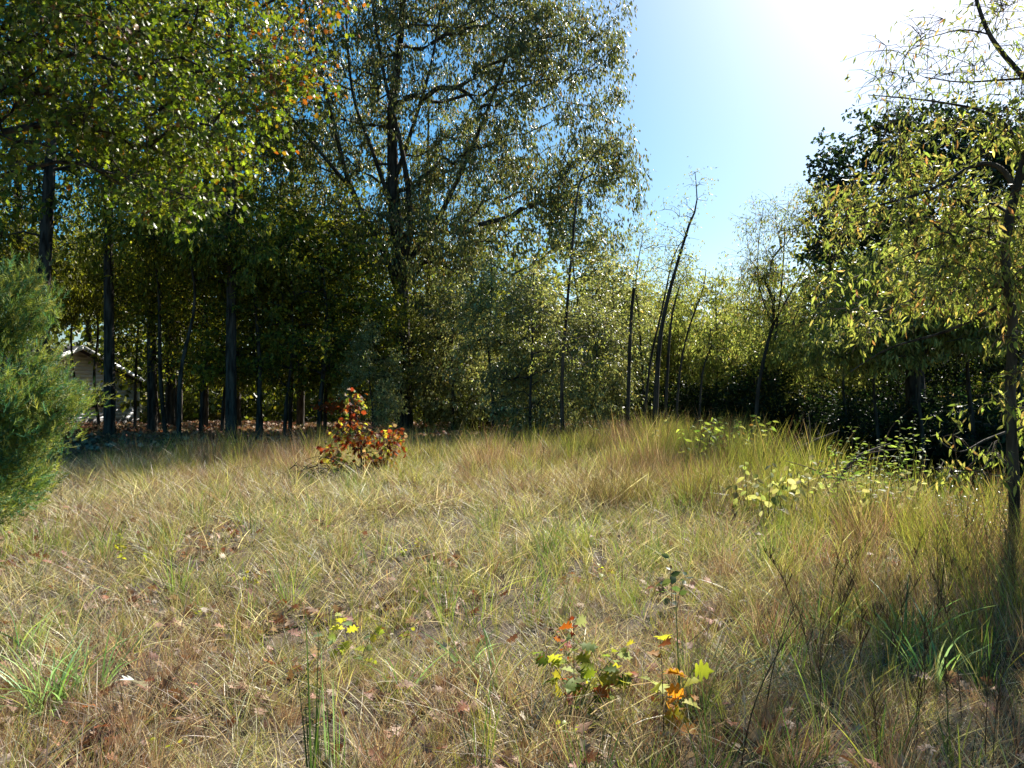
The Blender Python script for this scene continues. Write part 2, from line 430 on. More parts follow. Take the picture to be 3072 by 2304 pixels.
# --- the big tree in the middle
Y0 = 31.0
g = G(404, Y0)
tr = [g+(0, 0, -.2), g+(-.05, 0, 2), P(402, 330, Y0), P(400, 270, Y0), P(393, 190, Y0), P(392, 110, Y0), P(400, 40, Y0), P(408, -60, Y0), P(405, -110, Y0)]
E = [(P(450, 60, Y0), (4.2, 3.6, 4.6)), (P(545, 110, Y0), (3.2, 2.6, 4.2)), (P(560, 20, Y0), (2.6, 2.4, 2.6)), (P(330, 60, Y0), (3.0, 3.2, 4.5)), (P(590, 200, Y0), (2.1, 2.0, 2.6)),
     (P(430, -60, Y0), (5, 3.6, 3.6)), (P(490, 210, Y0), (3.6, 3.0, 2.6)), (P(345, 190, Y0), (3.2, 3.0, 2.6)), (P(620, 165, Y0), (.9, .9, 1.6)), (P(615, 70, Y0), (.6, .8, 1.1)), (P(400, 240, Y0), (4, 3, 1.8)), (P(440, 330, Y0), (3.4, 2.4, 1.6)), (P(400, 375, Y0), (2.6, 2.0, 1.1))]
lim = [(arc(P(402, 305, Y0), P(385, 255, Y0-.6), P(352, 190, Y0-1), P(335, 130, Y0-1.4), P(318, 60, Y0-1.8), P(300, -20, Y0-2)), np.linspace(.15, .035, 21)),
       (arc(P(401, 285, Y0), P(410, 220, Y0-.5), P(402, 150, Y0-1), P(385, 80, Y0-1.2), P(372, 0, Y0-1.4)), np.linspace(.15, .04, 17)),
       (arc(P(402, 270, Y0), P(440, 215, Y0-.3), P(475, 140, Y0), P(505, 60, Y0), P(520, -20, Y0)), np.linspace(.12, .03, 17)),
       (arc(P(400, 230, Y0), P(372, 150, Y0-.5), P(352, 90, Y0-.5), P(345, 0, Y0-.5)), np.linspace(.10, .03, 13)),
       (arc(P(393, 185, Y0), P(415, 120, Y0-.5), P(432, 60, Y0-.5), P(445, -20, Y0-.5)), np.linspace(.10, .03, 13)),
       (arc(P(352, 190, Y0-1), P(310, 140, Y0-1.4), P(268, 90, Y0-1.6)), np.linspace(.09, .03, 9)),
       (arc(P(403, 345, Y0), P(450, 335, Y0-.8), P(500, 322, Y0-1.2), P(545, 300, Y0-1.5)), np.linspace(.08, .025, 13))]
build_tree('tall_hardwood_tree', 'tallest tree at the centre, thick dark trunk splitting into steep limbs with drooping leaves', g, tr,
           [.42, .34, .32, .30, .24, .19, .15, .10, .05], E, 2300, 54, .17, CENTR, M_silver, T_diamond(.19, .05), gap=.26, spread=.36, srange=(.5, 1.35), droop=1.0,
           twig=6, tw=.5, start=.3, rtip=.0085, step=.8, lift=.05, hollow=.75, gscale=.55, extra=lim, upn=.0, flat=.8, cvar=.3)

# --- generic forest trees: a few models, every tree a copy of its own
def local_tree(kind, seed):
    """returns (trunk mesh, crown mesh) for a tree standing at the origin"""
    tub = Tubes(); gap = .36; asked = kind
    kind = {'shade_under': 'under', 'shade_bush': 'bush', 'highunder': 'arch'}.get(kind, kind)
    if kind == 'bole':
        tr = arc((0, 0, -.3), (.05, .0, 3), (.1, 0, 8), (.2, .1, 13), (.2, 0, 18.5))
        rd = np.interp(np.linspace(0, 1, len(tr)), [0, .05, .5, 1], [.25, .185, .14, .03])
        E = [((.2, 0, 13), (3.6, 3.6, 4.4)), ((1.2, 0, 9.6), (2.6, 2.6, 1.2)), ((-1.5, .5, 10.4), (2.6, 2.6, 1.6)), ((.2, 0, 16.5), (2.4, 2.4, 2.4))]
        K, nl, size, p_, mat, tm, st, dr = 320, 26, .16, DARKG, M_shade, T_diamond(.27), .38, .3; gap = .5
    elif kind == 'tall':
        H = 18.0; lean = R.uniform(-.6, .6, 2)
        tr = arc((0, 0, -.3), (.05, .0, 3), (lean[0]*.3, lean[1]*.3, 8), (lean[0], lean[1], 13), (lean[0]*1.4, lean[1], H))
        rd = np.interp(np.linspace(0, 1, len(tr)), [0, .06, .4, 1], [.27, .2, .15, .03])
        E = [((lean[0], lean[1], 11.5), (3.6, 3.6, 5.2)), ((1.2, 0, 7.5), (3.2, 3.2, 2.2)), ((-1.5, .5, 8.5), (3.0, 3, 2.4)), ((lean[0], 0, 16), (2.4, 2.4, 2.6))]
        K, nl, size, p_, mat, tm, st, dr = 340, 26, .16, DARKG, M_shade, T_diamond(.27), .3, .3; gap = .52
    elif kind == 'under':
        H = 7.5
        tr = arc((0, 0, -.2), (.1, 0, 1.5), (.3, .1, 3.5), (.2, .3, 5.5), (.3, .3, H))
        rd = np.interp(np.linspace(0, 1, len(tr)), [0, 1], [.085, .015])
        E = [((.2, 0, 4.4), (2.4, 2.4, 2.4)), ((.9, .4, 2.6), (2.0, 1.6, .9)), ((-1.0, 0, 5.2), (1.8, 1.8, 1.6)), ((.2, .2, 6.8), (1.3, 1.3, 1.2))]
        K, nl, size, p_, mat, tm, st, dr = 300, 34, .14, UNDG, M_shade, T_diamond(.28), .2, .3; gap = .42
    elif kind == 'silver':
        H = 6.5
        tr = arc((0, 0, -.2), (.05, 0, 1.5), (-.1, .1, 3.5), (.1, .1, 5), (.1, .1, H))
        rd = np.interp(np.linspace(0, 1, len(tr)), [0, 1], [.06, .01])
        E = [((0, 0, 2.2), (1.7, 1.6, 1.6)), ((.1, 0, 3.8), (1.5, 1.5, 1.7)), ((.0, 0, 5.2), (.9, .9, 1.3))]
        K, nl, size, p_, mat, tm, st, dr = 330, 34, .135, SILV, M_silver, T_diamond(.22), .08, .45; gap = .44
    elif kind == 'yellow':
        H = 6.5
        tr = arc((0, 0, -.2), (.15, 0, 1.6), (.1, .1, 3.2), (.5, .1, 5), (.5, .1, H))
        rd = np.interp(np.linspace(0, 1, len(tr)), [0, 1], [.055, .01])
        E = [((0, 0, 3.7), (1.8, 1.8, 1.5)), ((.6, 0, 4.6), (1.6, 1.6, 1.5)), ((-.7, 0, 4.3), (1.3, 1.3, 1.5)), ((.3, 0, 5.9), (.9, .9, 1.1))]
        K, nl, size, p_, mat, tm, st, dr = 260, 34, .17, YGRN, M_thin, T_diamond(.16), .2, .55; gap = .42
    elif kind == 'arch':
        H = 8.0
        tr = arc((0, 0, -.2), (.3, 0, 2), (.2, .1, 4.2), (.8, .1, 6), (.8, .1, H))
        rd = np.interp(np.linspace(0, 1, len(tr)), [0, 1], [.07, .012])
        E = [((0, 0, 5.6), (2.3, 1.8, .95)), ((1.2, 0, 6.4), (1.8, 1.6, 1.1)), ((-1.4, 0, 5.2), (1.5, 1.4, .7)), ((.6, 0, 7.4), (1.1, 1.1, .9))]
        K, nl, size, p_, mat, tm, st, dr = 290, 36, .16, YGRN, M_thin, T_diamond(.16), .45, .6; gap = .40
    elif kind == 'bush':
        H = 2.2
        tr = arc((0, 0, -.2), (.05, 0, .6), (.1, 0, 1.4), (.1, 0, H))
        rd = np.interp(np.linspace(0, 1, len(tr)), [0, 1], [.035, .008])
        E = [((0, 0, 1.2), (1.5, 1.3, 1.0)), ((.5, .2, .8), (1.2, 1.2, .7)), ((-.4, 0, 1.9), (.8, .8, .7))]
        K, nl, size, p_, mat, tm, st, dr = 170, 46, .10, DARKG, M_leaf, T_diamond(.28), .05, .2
    if asked in ('shade_under', 'shade_bush'): p_, mat = BLUED, M_shade  # hollow plants: deep shade put into a darker leaf palette
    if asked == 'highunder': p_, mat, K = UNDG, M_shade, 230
    cen = ell_points(K, E, gap, .8, .7, seed)
    cen = cen[cen[:, 2] > .25]
    grow(tr, rd, cen, tub, step=.7, rtip=.007, lift=.1, k=4, start=st)
    p, d, nn, sz, col = leaves(cen, nl, .27, size, dr, .6, p_, twigs=5, tw_len=.42, cvar=.4, upn=.4, srange=(.5, 1.35))
    return tub.mesh('trunk', M_bark if kind != 'silver' else M_bark2), place(tm, p, d, nn, sz, col, 'crown', mat)
MODEL = {k: [local_tree(k, 20+i) for i in range(n)] for k, n in (('tall', 3), ('under', 3), ('silver', 2), ('yellow', 3), ('arch', 2), ('bush', 2), ('bole', 2), ('shade_under', 2), ('shade_bush', 2), ('highunder', 2))}
def near(px):
    for lim, txt in ((30, 'beyond the cedar'), (85, 'just past the cedar'), (120, 'by the left house trunk'), (165, 'past the house corner'), (190, 'between house and thick trunk'), (212, 'short of the thick field-edge trunk'), (247, 'behind the thick field-edge trunk'), (275, 'just past the thick field-edge trunk'),
                     (310, 'left of the red sapling'), (345, 'behind the red sapling'), (385, 'left of the big central trunk'), (440, 'behind the big central trunk'), (485, 'right of the big central trunk'), (520, 'further right of the central trunk'),
                     (600, 'behind the thin bare-topped sapling'), (680, 'behind the leaning trunks'), (725, 'right of the leaning trunks'), (765, 'by the forked wispy tree'), (795, 'right of the forked wispy tree'), (835, 'short of the dark round tree'), (865, 'under the edge of the dark round tree'),
                     (905, 'under the dark round tree'), (945, 'under the middle of the dark crown'), (985, 'left of the willow trunk'), (1024, 'behind the willow trunk')):
        if px < lim: return txt
    return 'past the willow trunk'
def put(kind, name, label, px, Y, s=1.0, var=0, rz=None, group=None, cat='tree', tilt=(0, 0)):
    g = G(px, Y)
    t = thing(name, label, cat, g, group, R.uniform(0, 6.28) if rz is None else rz, s)
    t.rotation_euler = (tilt[0], tilt[1], t.rotation_euler[2])
    tm, cm = MODEL[kind][var % len(MODEL[kind])]
    link('trunk', tm, t); link('crown', cm, t)
    return t

# forest on the left: trunks one can tell apart
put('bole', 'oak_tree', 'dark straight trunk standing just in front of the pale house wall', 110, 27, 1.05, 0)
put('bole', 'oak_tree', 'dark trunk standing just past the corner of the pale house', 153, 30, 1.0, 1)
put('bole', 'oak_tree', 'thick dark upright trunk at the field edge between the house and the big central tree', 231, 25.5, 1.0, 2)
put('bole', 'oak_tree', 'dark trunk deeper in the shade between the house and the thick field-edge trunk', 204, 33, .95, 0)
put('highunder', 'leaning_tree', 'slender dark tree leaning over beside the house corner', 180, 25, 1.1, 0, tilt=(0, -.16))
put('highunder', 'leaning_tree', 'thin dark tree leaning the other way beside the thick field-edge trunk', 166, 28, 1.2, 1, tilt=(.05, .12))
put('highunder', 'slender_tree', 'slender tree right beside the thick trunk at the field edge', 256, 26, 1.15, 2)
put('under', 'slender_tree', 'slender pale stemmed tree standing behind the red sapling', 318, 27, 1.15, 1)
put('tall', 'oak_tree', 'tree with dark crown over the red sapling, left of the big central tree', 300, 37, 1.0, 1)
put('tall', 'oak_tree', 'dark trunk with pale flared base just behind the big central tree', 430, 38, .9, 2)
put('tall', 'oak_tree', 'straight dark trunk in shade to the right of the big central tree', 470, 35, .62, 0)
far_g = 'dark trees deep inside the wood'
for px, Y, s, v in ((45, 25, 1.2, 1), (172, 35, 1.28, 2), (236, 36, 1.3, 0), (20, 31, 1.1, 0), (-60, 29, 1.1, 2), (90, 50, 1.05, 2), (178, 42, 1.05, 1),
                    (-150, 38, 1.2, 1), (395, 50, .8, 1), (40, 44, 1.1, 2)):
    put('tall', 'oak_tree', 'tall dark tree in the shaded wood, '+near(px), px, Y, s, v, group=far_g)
und_g = 'low trees under the wood canopy'
for px, Y, s, v in ((70, 35, 1.0, 0), (100, 37, 1.15, 1), (135, 34, 1.05, 0), (40, 33, 1.0, 1), (160, 39, 1.2, 0), (115, 42, 1.35, 1)):
    put('highunder', 'understory_tree', 'low tree over the house, '+near(px), px, Y, s, v, group=und_g)
for px, Y, s, v in ((-20, 28, 1.1, 1), (200, 29, 1.05, 0), (222, 31, 1.0, 1), (262, 28.5, 1.1, 2), (284, 27, .9, 1), (290, 30, 1.05, 0), (325, 32, 1.05, 1),
                    (350, 33, 1.1, 2), (240, 42, 1.2, 0), (375, 29, .8, 1), (178, 33, 1.1, 1), (300, 40, 1.2, 2), (450, 40, 1.0, 0), (500, 38, 1.0, 1), (540, 36, .9, 2), (-60, 30, 1.2, 0)):
    put('under', 'understory_tree', 'low leafy tree under the wood canopy, '+near(px), px, Y, s, v, group=und_g)

# silvery young trees in the middle
put('silver', 'young_tree', 'bushy silvery young tree under the big central tree, right behind the red sapling', 372, 26.5, .62, 0)
put('silver', 'young_tree', 'low silvery bushy tree just behind the big central trunk', 424, 33, .9, 1)
put('silver', 'young_tree', 'silvery young tree between the central trunk and the thin bare-topped sapling', 492, 27, .95, 0)
put('silver', 'young_tree', 'bright silvery bush beside the thin bare-topped sapling', 596, 24, .72, 1)
put('silver', 'young_tree', 'silvery young tree left of the thin bare-topped sapling', 530, 24.5, .9, 1)
put('silver', 'young_tree', 'taller silvery young tree rising behind the thin bare-topped sapling', 575, 29, 1.25, 0)
put('silver', 'young_tree', 'grey green young tree at the foot of the leaning snag group', 617, 27, .95, 0)
put('silver', 'young_tree', 'dusky silvery young tree in half shade right of the big central trunk', 452, 30, 1.0, 1)

# thin sapling with bare top
Y1 = 21.5; g = G(563, Y1)
build_tree('thin_sapling', 'thin tall sapling with a bare twiggy top reaching into the sky beside the central crown', g,
           arc(g+(0, 0, -.1), P(562, 380, Y1), P(566, 320, Y1), P(572, 250, Y1), P(580, 180, Y1), P(598, 150, Y1), P(618, 138, Y1)),
           np.linspace(.058, .008, 25), [(P(572, 330, Y1), (1.3, 1.2, 1.4)), (P(590, 190, Y1), (.7, .6, .9)), (P(560, 260, Y1), (.8, .8, 1.0))], 90, 26, .08, SILV, M_leaf, T_diamond(.22),
           gap=.3, spread=.2, twig=4, tw=.3, start=.3, rtip=.005, droop=.3)

# the leaning group of thin dark trunks
Y2 = 22.0
def snag(label, pts, r0, r1, ells, K, nl=18, name='leaning_trunk_tree', size=.09):
    g = G(pts[0][0], pts[0][2]); pp = [g+(0, 0, -.1)]+[P(*q) for q in pts[1:]]
    tr = arc(*pp)
    build_tree(name, label, g, tr, np.linspace(r0*.72, r1*.7, len(tr)), [(P(a, b, c), r) for a, b, c, r in ells], K, nl, size, YGRN, M_thin, T_diamond(.16), gap=.2,
               spread=.22, twig=3, tw=.35, start=.35, rtip=.005, droop=.5, group='thin dark trunks leaning together', bark=M_bark2)
snag('short broken dark trunk standing upright at the edge of the leaning group', [(627, 424, Y2), (629, 370, Y2), (631, 320, Y2), (634, 288, Y2)], .075, .06, [(640, 310, Y2, (.5, .5, .5))], 10)
snag('slim dark trunk leaning between the broken trunk and the tallest leaning trunk', [(641, 424, Y2), (650, 365, Y2), (662, 310, Y2), (674, 255, Y2), (688, 235, Y2)], .055, .015, [(668, 270, Y2, (.7, .5, .9))], 36)
snag('tallest leaning dark trunk, its thin curved top against the sky', [(654, 426, Y2-.5), (658, 360, Y2-.5), (664, 315, Y2-.5), (676, 268, Y2-.5), (690, 222, Y2-.5), (697, 205, Y2-.5), (695, 172, Y2-.5)], .105, .012,
     [(694, 200, Y2-.5, (.5, .4, .9)), (676, 235, Y2-.5, (.7, .5, 1.2))], 50, 9)
snag('second dark trunk close alongside the tallest leaning trunk', [(664, 426, Y2+.3), (668, 360, Y2+.3), (672, 315, Y2+.3), (680, 285, Y2+.3)], .07, .03, [(683, 275, Y2, (.6, .5, .7))], 26)
snag('slim dark leaning trunk next to the yellow green thicket', [(674, 426, Y2), (680, 370, Y2), (690, 325, Y2), (703, 290, Y2), (706, 270, Y2)], .05, .015, [(700, 290, Y2, (.7, .5, .8))], 36)
snag('short thin dark stem at the foot of the yellow green thicket', [(698, 424, Y2+.5), (702, 375, Y2+.5), (712, 345, Y2+.5)], .05, .02, [(712, 335, Y2+.5, (.8, .5, .6))], 26)
snag('wispy pale topped thin tree behind the leaning group', [(646, 420, Y2+4), (640, 330, Y2+4), (636, 280, Y2+4), (643, 235, Y2+4)], .06, .012, [(640, 265, Y2+4, (1.0, .8, 1.4)), (660, 270, Y2+4, (.9, .8, 1.1))], 90, 20)

# yellow green thicket across the right half
yg = [(598, 34, 1.05, 0, 'yellow green young tree behind the silvery bush'),
      (640, 30, .95, 1, 'yellow green young tree filling the gap behind the broken trunk'),
      (680, 29, .88, 2, 'yellow green young tree directly behind the tallest leaning trunk'),
      (716, 27, .86, 0, 'bright yellow green young tree just right of the leaning trunks'),
      (742, 30, 1.0, 1, 'yellow green young tree left of the forked wispy tree'),
      (775, 27, .98, 2, 'yellow green young tree behind the forked wispy tree'),
      (806, 29, 1.1, 0, 'yellow green young tree between the forked wispy tree and the dark round tree'),
      (838, 24, .95, 1, 'yellow green young tree below the dark round tree'),
      (872, 20, .92, 2, 'yellow green tree arching over the dark hollow'),
      (915, 18, .92, 0, 'yellow green tree above the darkest part of the hollow'),
      (965, 19, 1.05, 1, 'yellow green tree behind the willow trunk'),
      (1010, 17, 1.0, 2, 'yellow green tree mostly hidden by the willow trunk')]
for px, Y, s, v, lb in yg: put('arch' if px > 820 else 'yellow', 'yellow_green_tree', lb, px, Y, s*.98 if px < 820 else s*.92, v, rz=(R.uniform(0, 6.28) if px < 820 else R.uniform(-.5, .5)), group='yellow green young trees of the thicket')

# forked wispy tree
Y3 = 20.0; g = G(757, Y3)
build_tree('wispy_tree', 'small forked tree with an airy see-through top against the bright sky', g,
           arc(g+(0, 0, -.2), P(757, 400, Y3), P(766, 350, Y3), P(773, 325, Y3)), np.linspace(.055, .038, 13),
           [(P(770, 235, Y3), (.75, .7, 1.1)), (P(815, 225, Y3), (1.0, .7, 1.0)), (P(790, 290, Y3), (1.2, 1.0, .9)), (P(755, 290, Y3), (.7, .7, .8))], 240, 26, .10, WILL, M_thin, T_diamond(.13),
           gap=.25, spread=.3, twig=5, tw=.4, start=.7, rtip=.0035, wob=.03, droop=.6, bark=M_bark2, twigtubes=True,
           extra=[(arc(P(773, 325, Y3), P(760, 290, Y3), P(758, 250, Y3), P(764, 205, Y3)), np.linspace(.024, .005, 13)), (arc(P(773, 325, Y3), P(795, 285, Y3), P(815, 250, Y3), P(835, 205, Y3)), np.linspace(.03, .005, 13)),
                  (arc(P(775, 340, Y3), P(782, 280, Y3), P(785, 225, Y3)), np.linspace(.03, .01, 9))])

# dark round tree behind on the right
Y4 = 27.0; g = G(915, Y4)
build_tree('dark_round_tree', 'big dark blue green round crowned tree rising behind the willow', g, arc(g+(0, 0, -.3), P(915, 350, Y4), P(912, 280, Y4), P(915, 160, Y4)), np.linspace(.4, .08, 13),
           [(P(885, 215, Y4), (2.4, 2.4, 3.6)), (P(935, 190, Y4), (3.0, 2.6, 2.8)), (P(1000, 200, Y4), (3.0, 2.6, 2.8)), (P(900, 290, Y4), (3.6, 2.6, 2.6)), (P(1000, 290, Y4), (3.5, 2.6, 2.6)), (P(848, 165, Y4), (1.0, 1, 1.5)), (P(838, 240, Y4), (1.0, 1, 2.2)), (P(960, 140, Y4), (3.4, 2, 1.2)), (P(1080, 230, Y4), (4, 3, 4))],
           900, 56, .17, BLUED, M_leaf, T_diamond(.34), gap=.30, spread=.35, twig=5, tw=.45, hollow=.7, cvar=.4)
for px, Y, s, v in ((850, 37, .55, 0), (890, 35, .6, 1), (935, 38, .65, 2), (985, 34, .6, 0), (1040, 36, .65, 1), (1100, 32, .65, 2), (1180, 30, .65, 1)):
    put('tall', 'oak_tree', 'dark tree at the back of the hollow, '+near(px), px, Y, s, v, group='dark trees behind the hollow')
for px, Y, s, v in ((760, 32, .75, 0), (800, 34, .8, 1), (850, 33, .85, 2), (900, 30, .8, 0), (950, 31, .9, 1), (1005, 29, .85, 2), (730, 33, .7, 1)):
    put('shade_under', 'understory_tree', 'low shade-coloured tree at the back of the hollow, '+near(px), px, Y, s, v, group='low shade-coloured trees behind the hollow')
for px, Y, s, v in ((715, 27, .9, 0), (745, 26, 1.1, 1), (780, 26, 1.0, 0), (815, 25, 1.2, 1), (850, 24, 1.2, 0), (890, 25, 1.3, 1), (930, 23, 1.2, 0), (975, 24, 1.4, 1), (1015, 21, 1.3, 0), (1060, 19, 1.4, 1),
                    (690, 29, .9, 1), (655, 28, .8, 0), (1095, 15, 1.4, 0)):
    put('shade_bush', 'dark_bush', 'shade-coloured bush low in the hollow, '+near(px), px, Y, s, v, group='shade-coloured bushes in the hollow', cat='bush')
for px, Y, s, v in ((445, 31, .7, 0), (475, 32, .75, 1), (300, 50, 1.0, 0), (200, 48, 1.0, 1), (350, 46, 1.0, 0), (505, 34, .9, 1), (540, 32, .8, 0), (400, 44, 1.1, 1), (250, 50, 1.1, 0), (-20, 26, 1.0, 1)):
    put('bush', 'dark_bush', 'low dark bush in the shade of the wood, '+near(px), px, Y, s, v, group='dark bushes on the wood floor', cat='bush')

# --- near oak whose branches hang in from the upper left
g = np.array((-10.2, 10.0, hz(-10.2, 10)))
def oak_rc(p, col):
    px = p[:, 0]/p[:, 1]*FPX+512
    f = np.clip((px-225)/110, 0, 1)*.55
    f = np.where(vnoise(p[:, 0]*1.2, p[:, 1]*1.2, p[:, 2]*1.2, 8) > .72, np.maximum(f, .35), f)
    m = R.random(len(p)) < f
    c = col.copy(); c[m] = pal(int(m.sum()), *OAK_AUT); return c
Yo = 10.0
E = [(P(60, 40, Yo), (1.6, 1.6, 1.5)), (P(150, 60, Yo), (1.6, 1.5, 1.2)), (P(230, 45, Yo), (1.05, 1.2, .95)), (P(280, 50, Yo), (.42, .7, .42)), (P(110, 150, Yo), (1.4, 1.3, .62)), (P(185, 190, Yo), (.75, .9, .42)), (P(215, 210, Yo), (.3, .5, .22)),
     (P(170, -60, Yo), (2.6, 2, 1.3)), (P(30, 130, Yo), (1.0, 1.2, .9)), (P(-60, 60, Yo), (1.6, 1.6, 2.0)), (P(40, -120, Yo), (3, 2.4, 1.6)), (P(220, 130, Yo), (.5, .8, .4))]
build_tree('autumn_oak_tree', 'oak branches with lobed green and orange leaves hanging into the upper left of the view', g,
           arc(g+(0, 0, -.2), (-10.1, 10, 2), (-10.0, 10.1, 4), (-9.8, 10, 6), (-9.6, 10, 9)), np.linspace(.26, .1, 17), E, 900, 30, .085, OAK, M_glossy, T_oak(), gap=.45, spread=.24, droop=.35, twig=6, tw=.34,
           start=.3, rtip=.0045, step=.4, lift=.1, gscale=1.1, recolor=oak_rc, twigtubes=True, nparts=300, upn=.3, upref=.2, cvar=.35,
           extra=[(arc((-10.1, 10.1, 3.0), P(-60, 115, Yo), P(0, 92, Yo), P(45, 92, Yo-.1), P(66, 86, Yo-.3)), np.linspace(.07, .035, 17)),
                  (arc((-10.0, 10.2, 4.0), P(40, 60, Yo), P(140, 75, Yo), P(210, 70, Yo), P(270, 62, Yo)), np.linspace(.045, .01, 17)),
                  (arc((-10.1, 10.2, 3.2), P(20, 170, Yo), P(100, 170, Yo), P(170, 190, Yo), P(212, 208, Yo)), np.linspace(.03, .008, 17))])

# --- willow-like tree on the right edge
Yw = 8.0; g = G(1014, Yw)
B = lambda *q: arc(*[P(a, b, Yw+c) for a, b, c in q])
E = [(P(925, 215, Yw-.1), (.85, .8, .75)), (P(985, 180, Yw), (.7, .8, .6)), (P(893, 212, Yw), (.26, .4, .34)), (P(960, 280, Yw), (.8, .8, .5)), (P(885, 300, Yw+.4), (.6, .6, .4)), (P(1010, 260, Yw), (.5, .8, .8)),
     (P(985, 425, Yw-.3), (.34, .3, .34)), (P(1005, 350, Yw), (.25, .4, .4)), (P(1040, 150, Yw), (.9, 1, .8)), (P(1060, 320, Yw), (.6, .8, 1.4)), (P(930, 150, Yw), (.3, .4, .2)), (P(960, 455, Yw-.4), (.3, .3, .25))]
ws = B((1000, 225, 0), (960, 150, 0))
E2 = [(P(960, 75, Yw), (.9, .7, .7)), (P(985, 20, Yw), (1.0, .8, .5)), (P(1040, 60, Yw), (.8, .8, .9)), (P(905, 95, Yw), (.35, .4, .4)), (P(920, 40, Yw), (.4, .4, .4))]
Ew = E+E2
t = build_tree('willow_tree', 'slender dark willow trunk at the edge of the view with drooping yellow green leaves', g,
           arc(g+(0, 0, -.2), P(1014, 480, Yw), P(1010, 400, Yw), P(1013, 320, Yw), P(1004, 250, Yw), P(1016, 190, Yw), P(1026, 150, Yw), P(1040, 60, Yw), P(1050, -40, Yw)), np.interp(np.linspace(0, 1, 33), [0, .6, 1], [.056, .048, .018]),
           E, 320, 28, .10, WILL, M_thin, T_lance(.12, .25), gap=.42, spread=.14, droop=.5, srange=(.5, 1.3), twig=5, tw=.26, start=.15, rtip=.0032, step=.3, lift=.08, gscale=1.6, twigtubes=True, nparts=300, bark=M_bark, upn=.1, hollow=.8,
           extra=[(B((1016, 190, 0), (1000, 168, 0), (975, 165, 0), (930, 190, -.1), (880, 205, -.1), (835, 218, 0)), np.linspace(.032, .006, 21)),
                  (B((1008, 245, 0), (985, 238, 0), (940, 245, -.1), (890, 262, -.2)), np.linspace(.022, .005, 13)),
                  (B((1022, 165, 0), (1010, 130, 0), (985, 112, 0), (945, 103, .1), (905, 98, .1), (868, 95, .1)), np.linspace(.022, .004, 21)),
                  (B((1046, 110, 0), (1024, 78, 0), (1000, 50, 0), (985, 25, 0), (972, -15, 0)), np.linspace(.036, .018, 17)),
                  (B((1030, 78, 0), (1000, 80, 0), (960, 82, 0), (925, 77, 0)), np.linspace(.014, .004, 13)),
                  (B((992, 35, 0), (960, 30, 0), (915, 42, 0)), np.linspace(.01, .003, 9)),
                  (B((1010, 300, 0), (950, 330, .2), (890, 348, .4), (850, 372, .5)), np.linspace(.022, .005, 13)),
                  (B((1012, 430, 0), (985, 440, -.2), (960, 452, -.4), (938, 440, -.4)), np.linspace(.014, .004, 13))])
# the airy willow top (second part of the same crown)
cen = ell_points(95, [(np.array(c)-g, r) for c, r in E2], .3, 1.6, .9, 5)
tt = Tubes(); p, d, nn, sz, col = leaves(cen, 15, .2, .085, .6, .6, WILL, twigs=5, tw_len=.3, tubs=tt, upn=.1)
link('twigs', tt.mesh('twigs', M_twig), t)
link('upper_crown', place(T_lance(.10, .25), p, d, nn, sz, col, 'upper_crown', M_thin), t)

# --- red cedar (juniper) on the left edge
Yc = 7.2; g = G(-35, Yc)
E = [(P(-6, 320, Yc), (.34, .6, .42)), (P(18, 404, Yc), (.42, .7, .26)), (P(-40, 380, Yc), (.7, .8, 1.0)), (P(-2, 470, Yc), (.32, .7, .42)), (P(-42, 285, Yc), (.42, .5, .5)), (P(58, 412, Yc), (.2, .25, .06)), (P(16, 300, Yc), (.12, .2, .2)), (P(-50, 500, Yc), (.65, .8, .4)), (P(22, 436, Yc), (.26, .3, .12)), (P(34, 390, Yc), (.16, .2, .07))]
def cedar():
    t = thing('red_cedar', 'feathery green cedar at the edge of the field in front of the pale house', 'tree', g)
    tub = Tubes(); cen = ell_points(600, [(np.array(c)-g, r) for c, r in E], .46, 2.4, .8, 6)
    cen = cen[cen[:, 2] > .12]
    grow(arc((0, 0, -.1), (.02, 0, .8), (.0, 0, 1.8), (.05, 0, 2.7)), np.linspace(.07, .015, 13), cen, tub, step=.3, rtip=.0025, lift=-.04, k=4, start=.05)
    cen = np.concatenate([cen, cen[::6]*np.array((1, 1, 1))+nrm(cen[::6]*np.array((1, 1, .2)))*R.uniform(.1, .28, (len(cen[::6]), 1))])
    K = len(cen); m = 26
    out = nrm(cen*np.array((1, 1, .3))+np.array((0, 0, .1)))
    base = np.repeat(cen, m, 0)+R.standard_normal((K*m, 3))*.06+np.repeat(out, m, 0)*R.uniform(-.1, .14, (K*m, 1))
    d = np.repeat(out, m, 0)*.8+np.repeat(R.standard_normal((K, 3))*.35, m, 0)+R.standard_normal((K*m, 3))*.38+np.array((0, 0, .3))
    col = pal(K*m, *JUN)*np.repeat(R.uniform(.7, 1.35, K), m)[:, None]
    link('trunk', tub.mesh('trunk', M_bark), t)
    link('crown', place(T_plume(), base, d, nrm(R.standard_normal((K*m, 3))), R.uniform(.06, .17, K*m), col, 'crown', M_needle), t)
cedar()

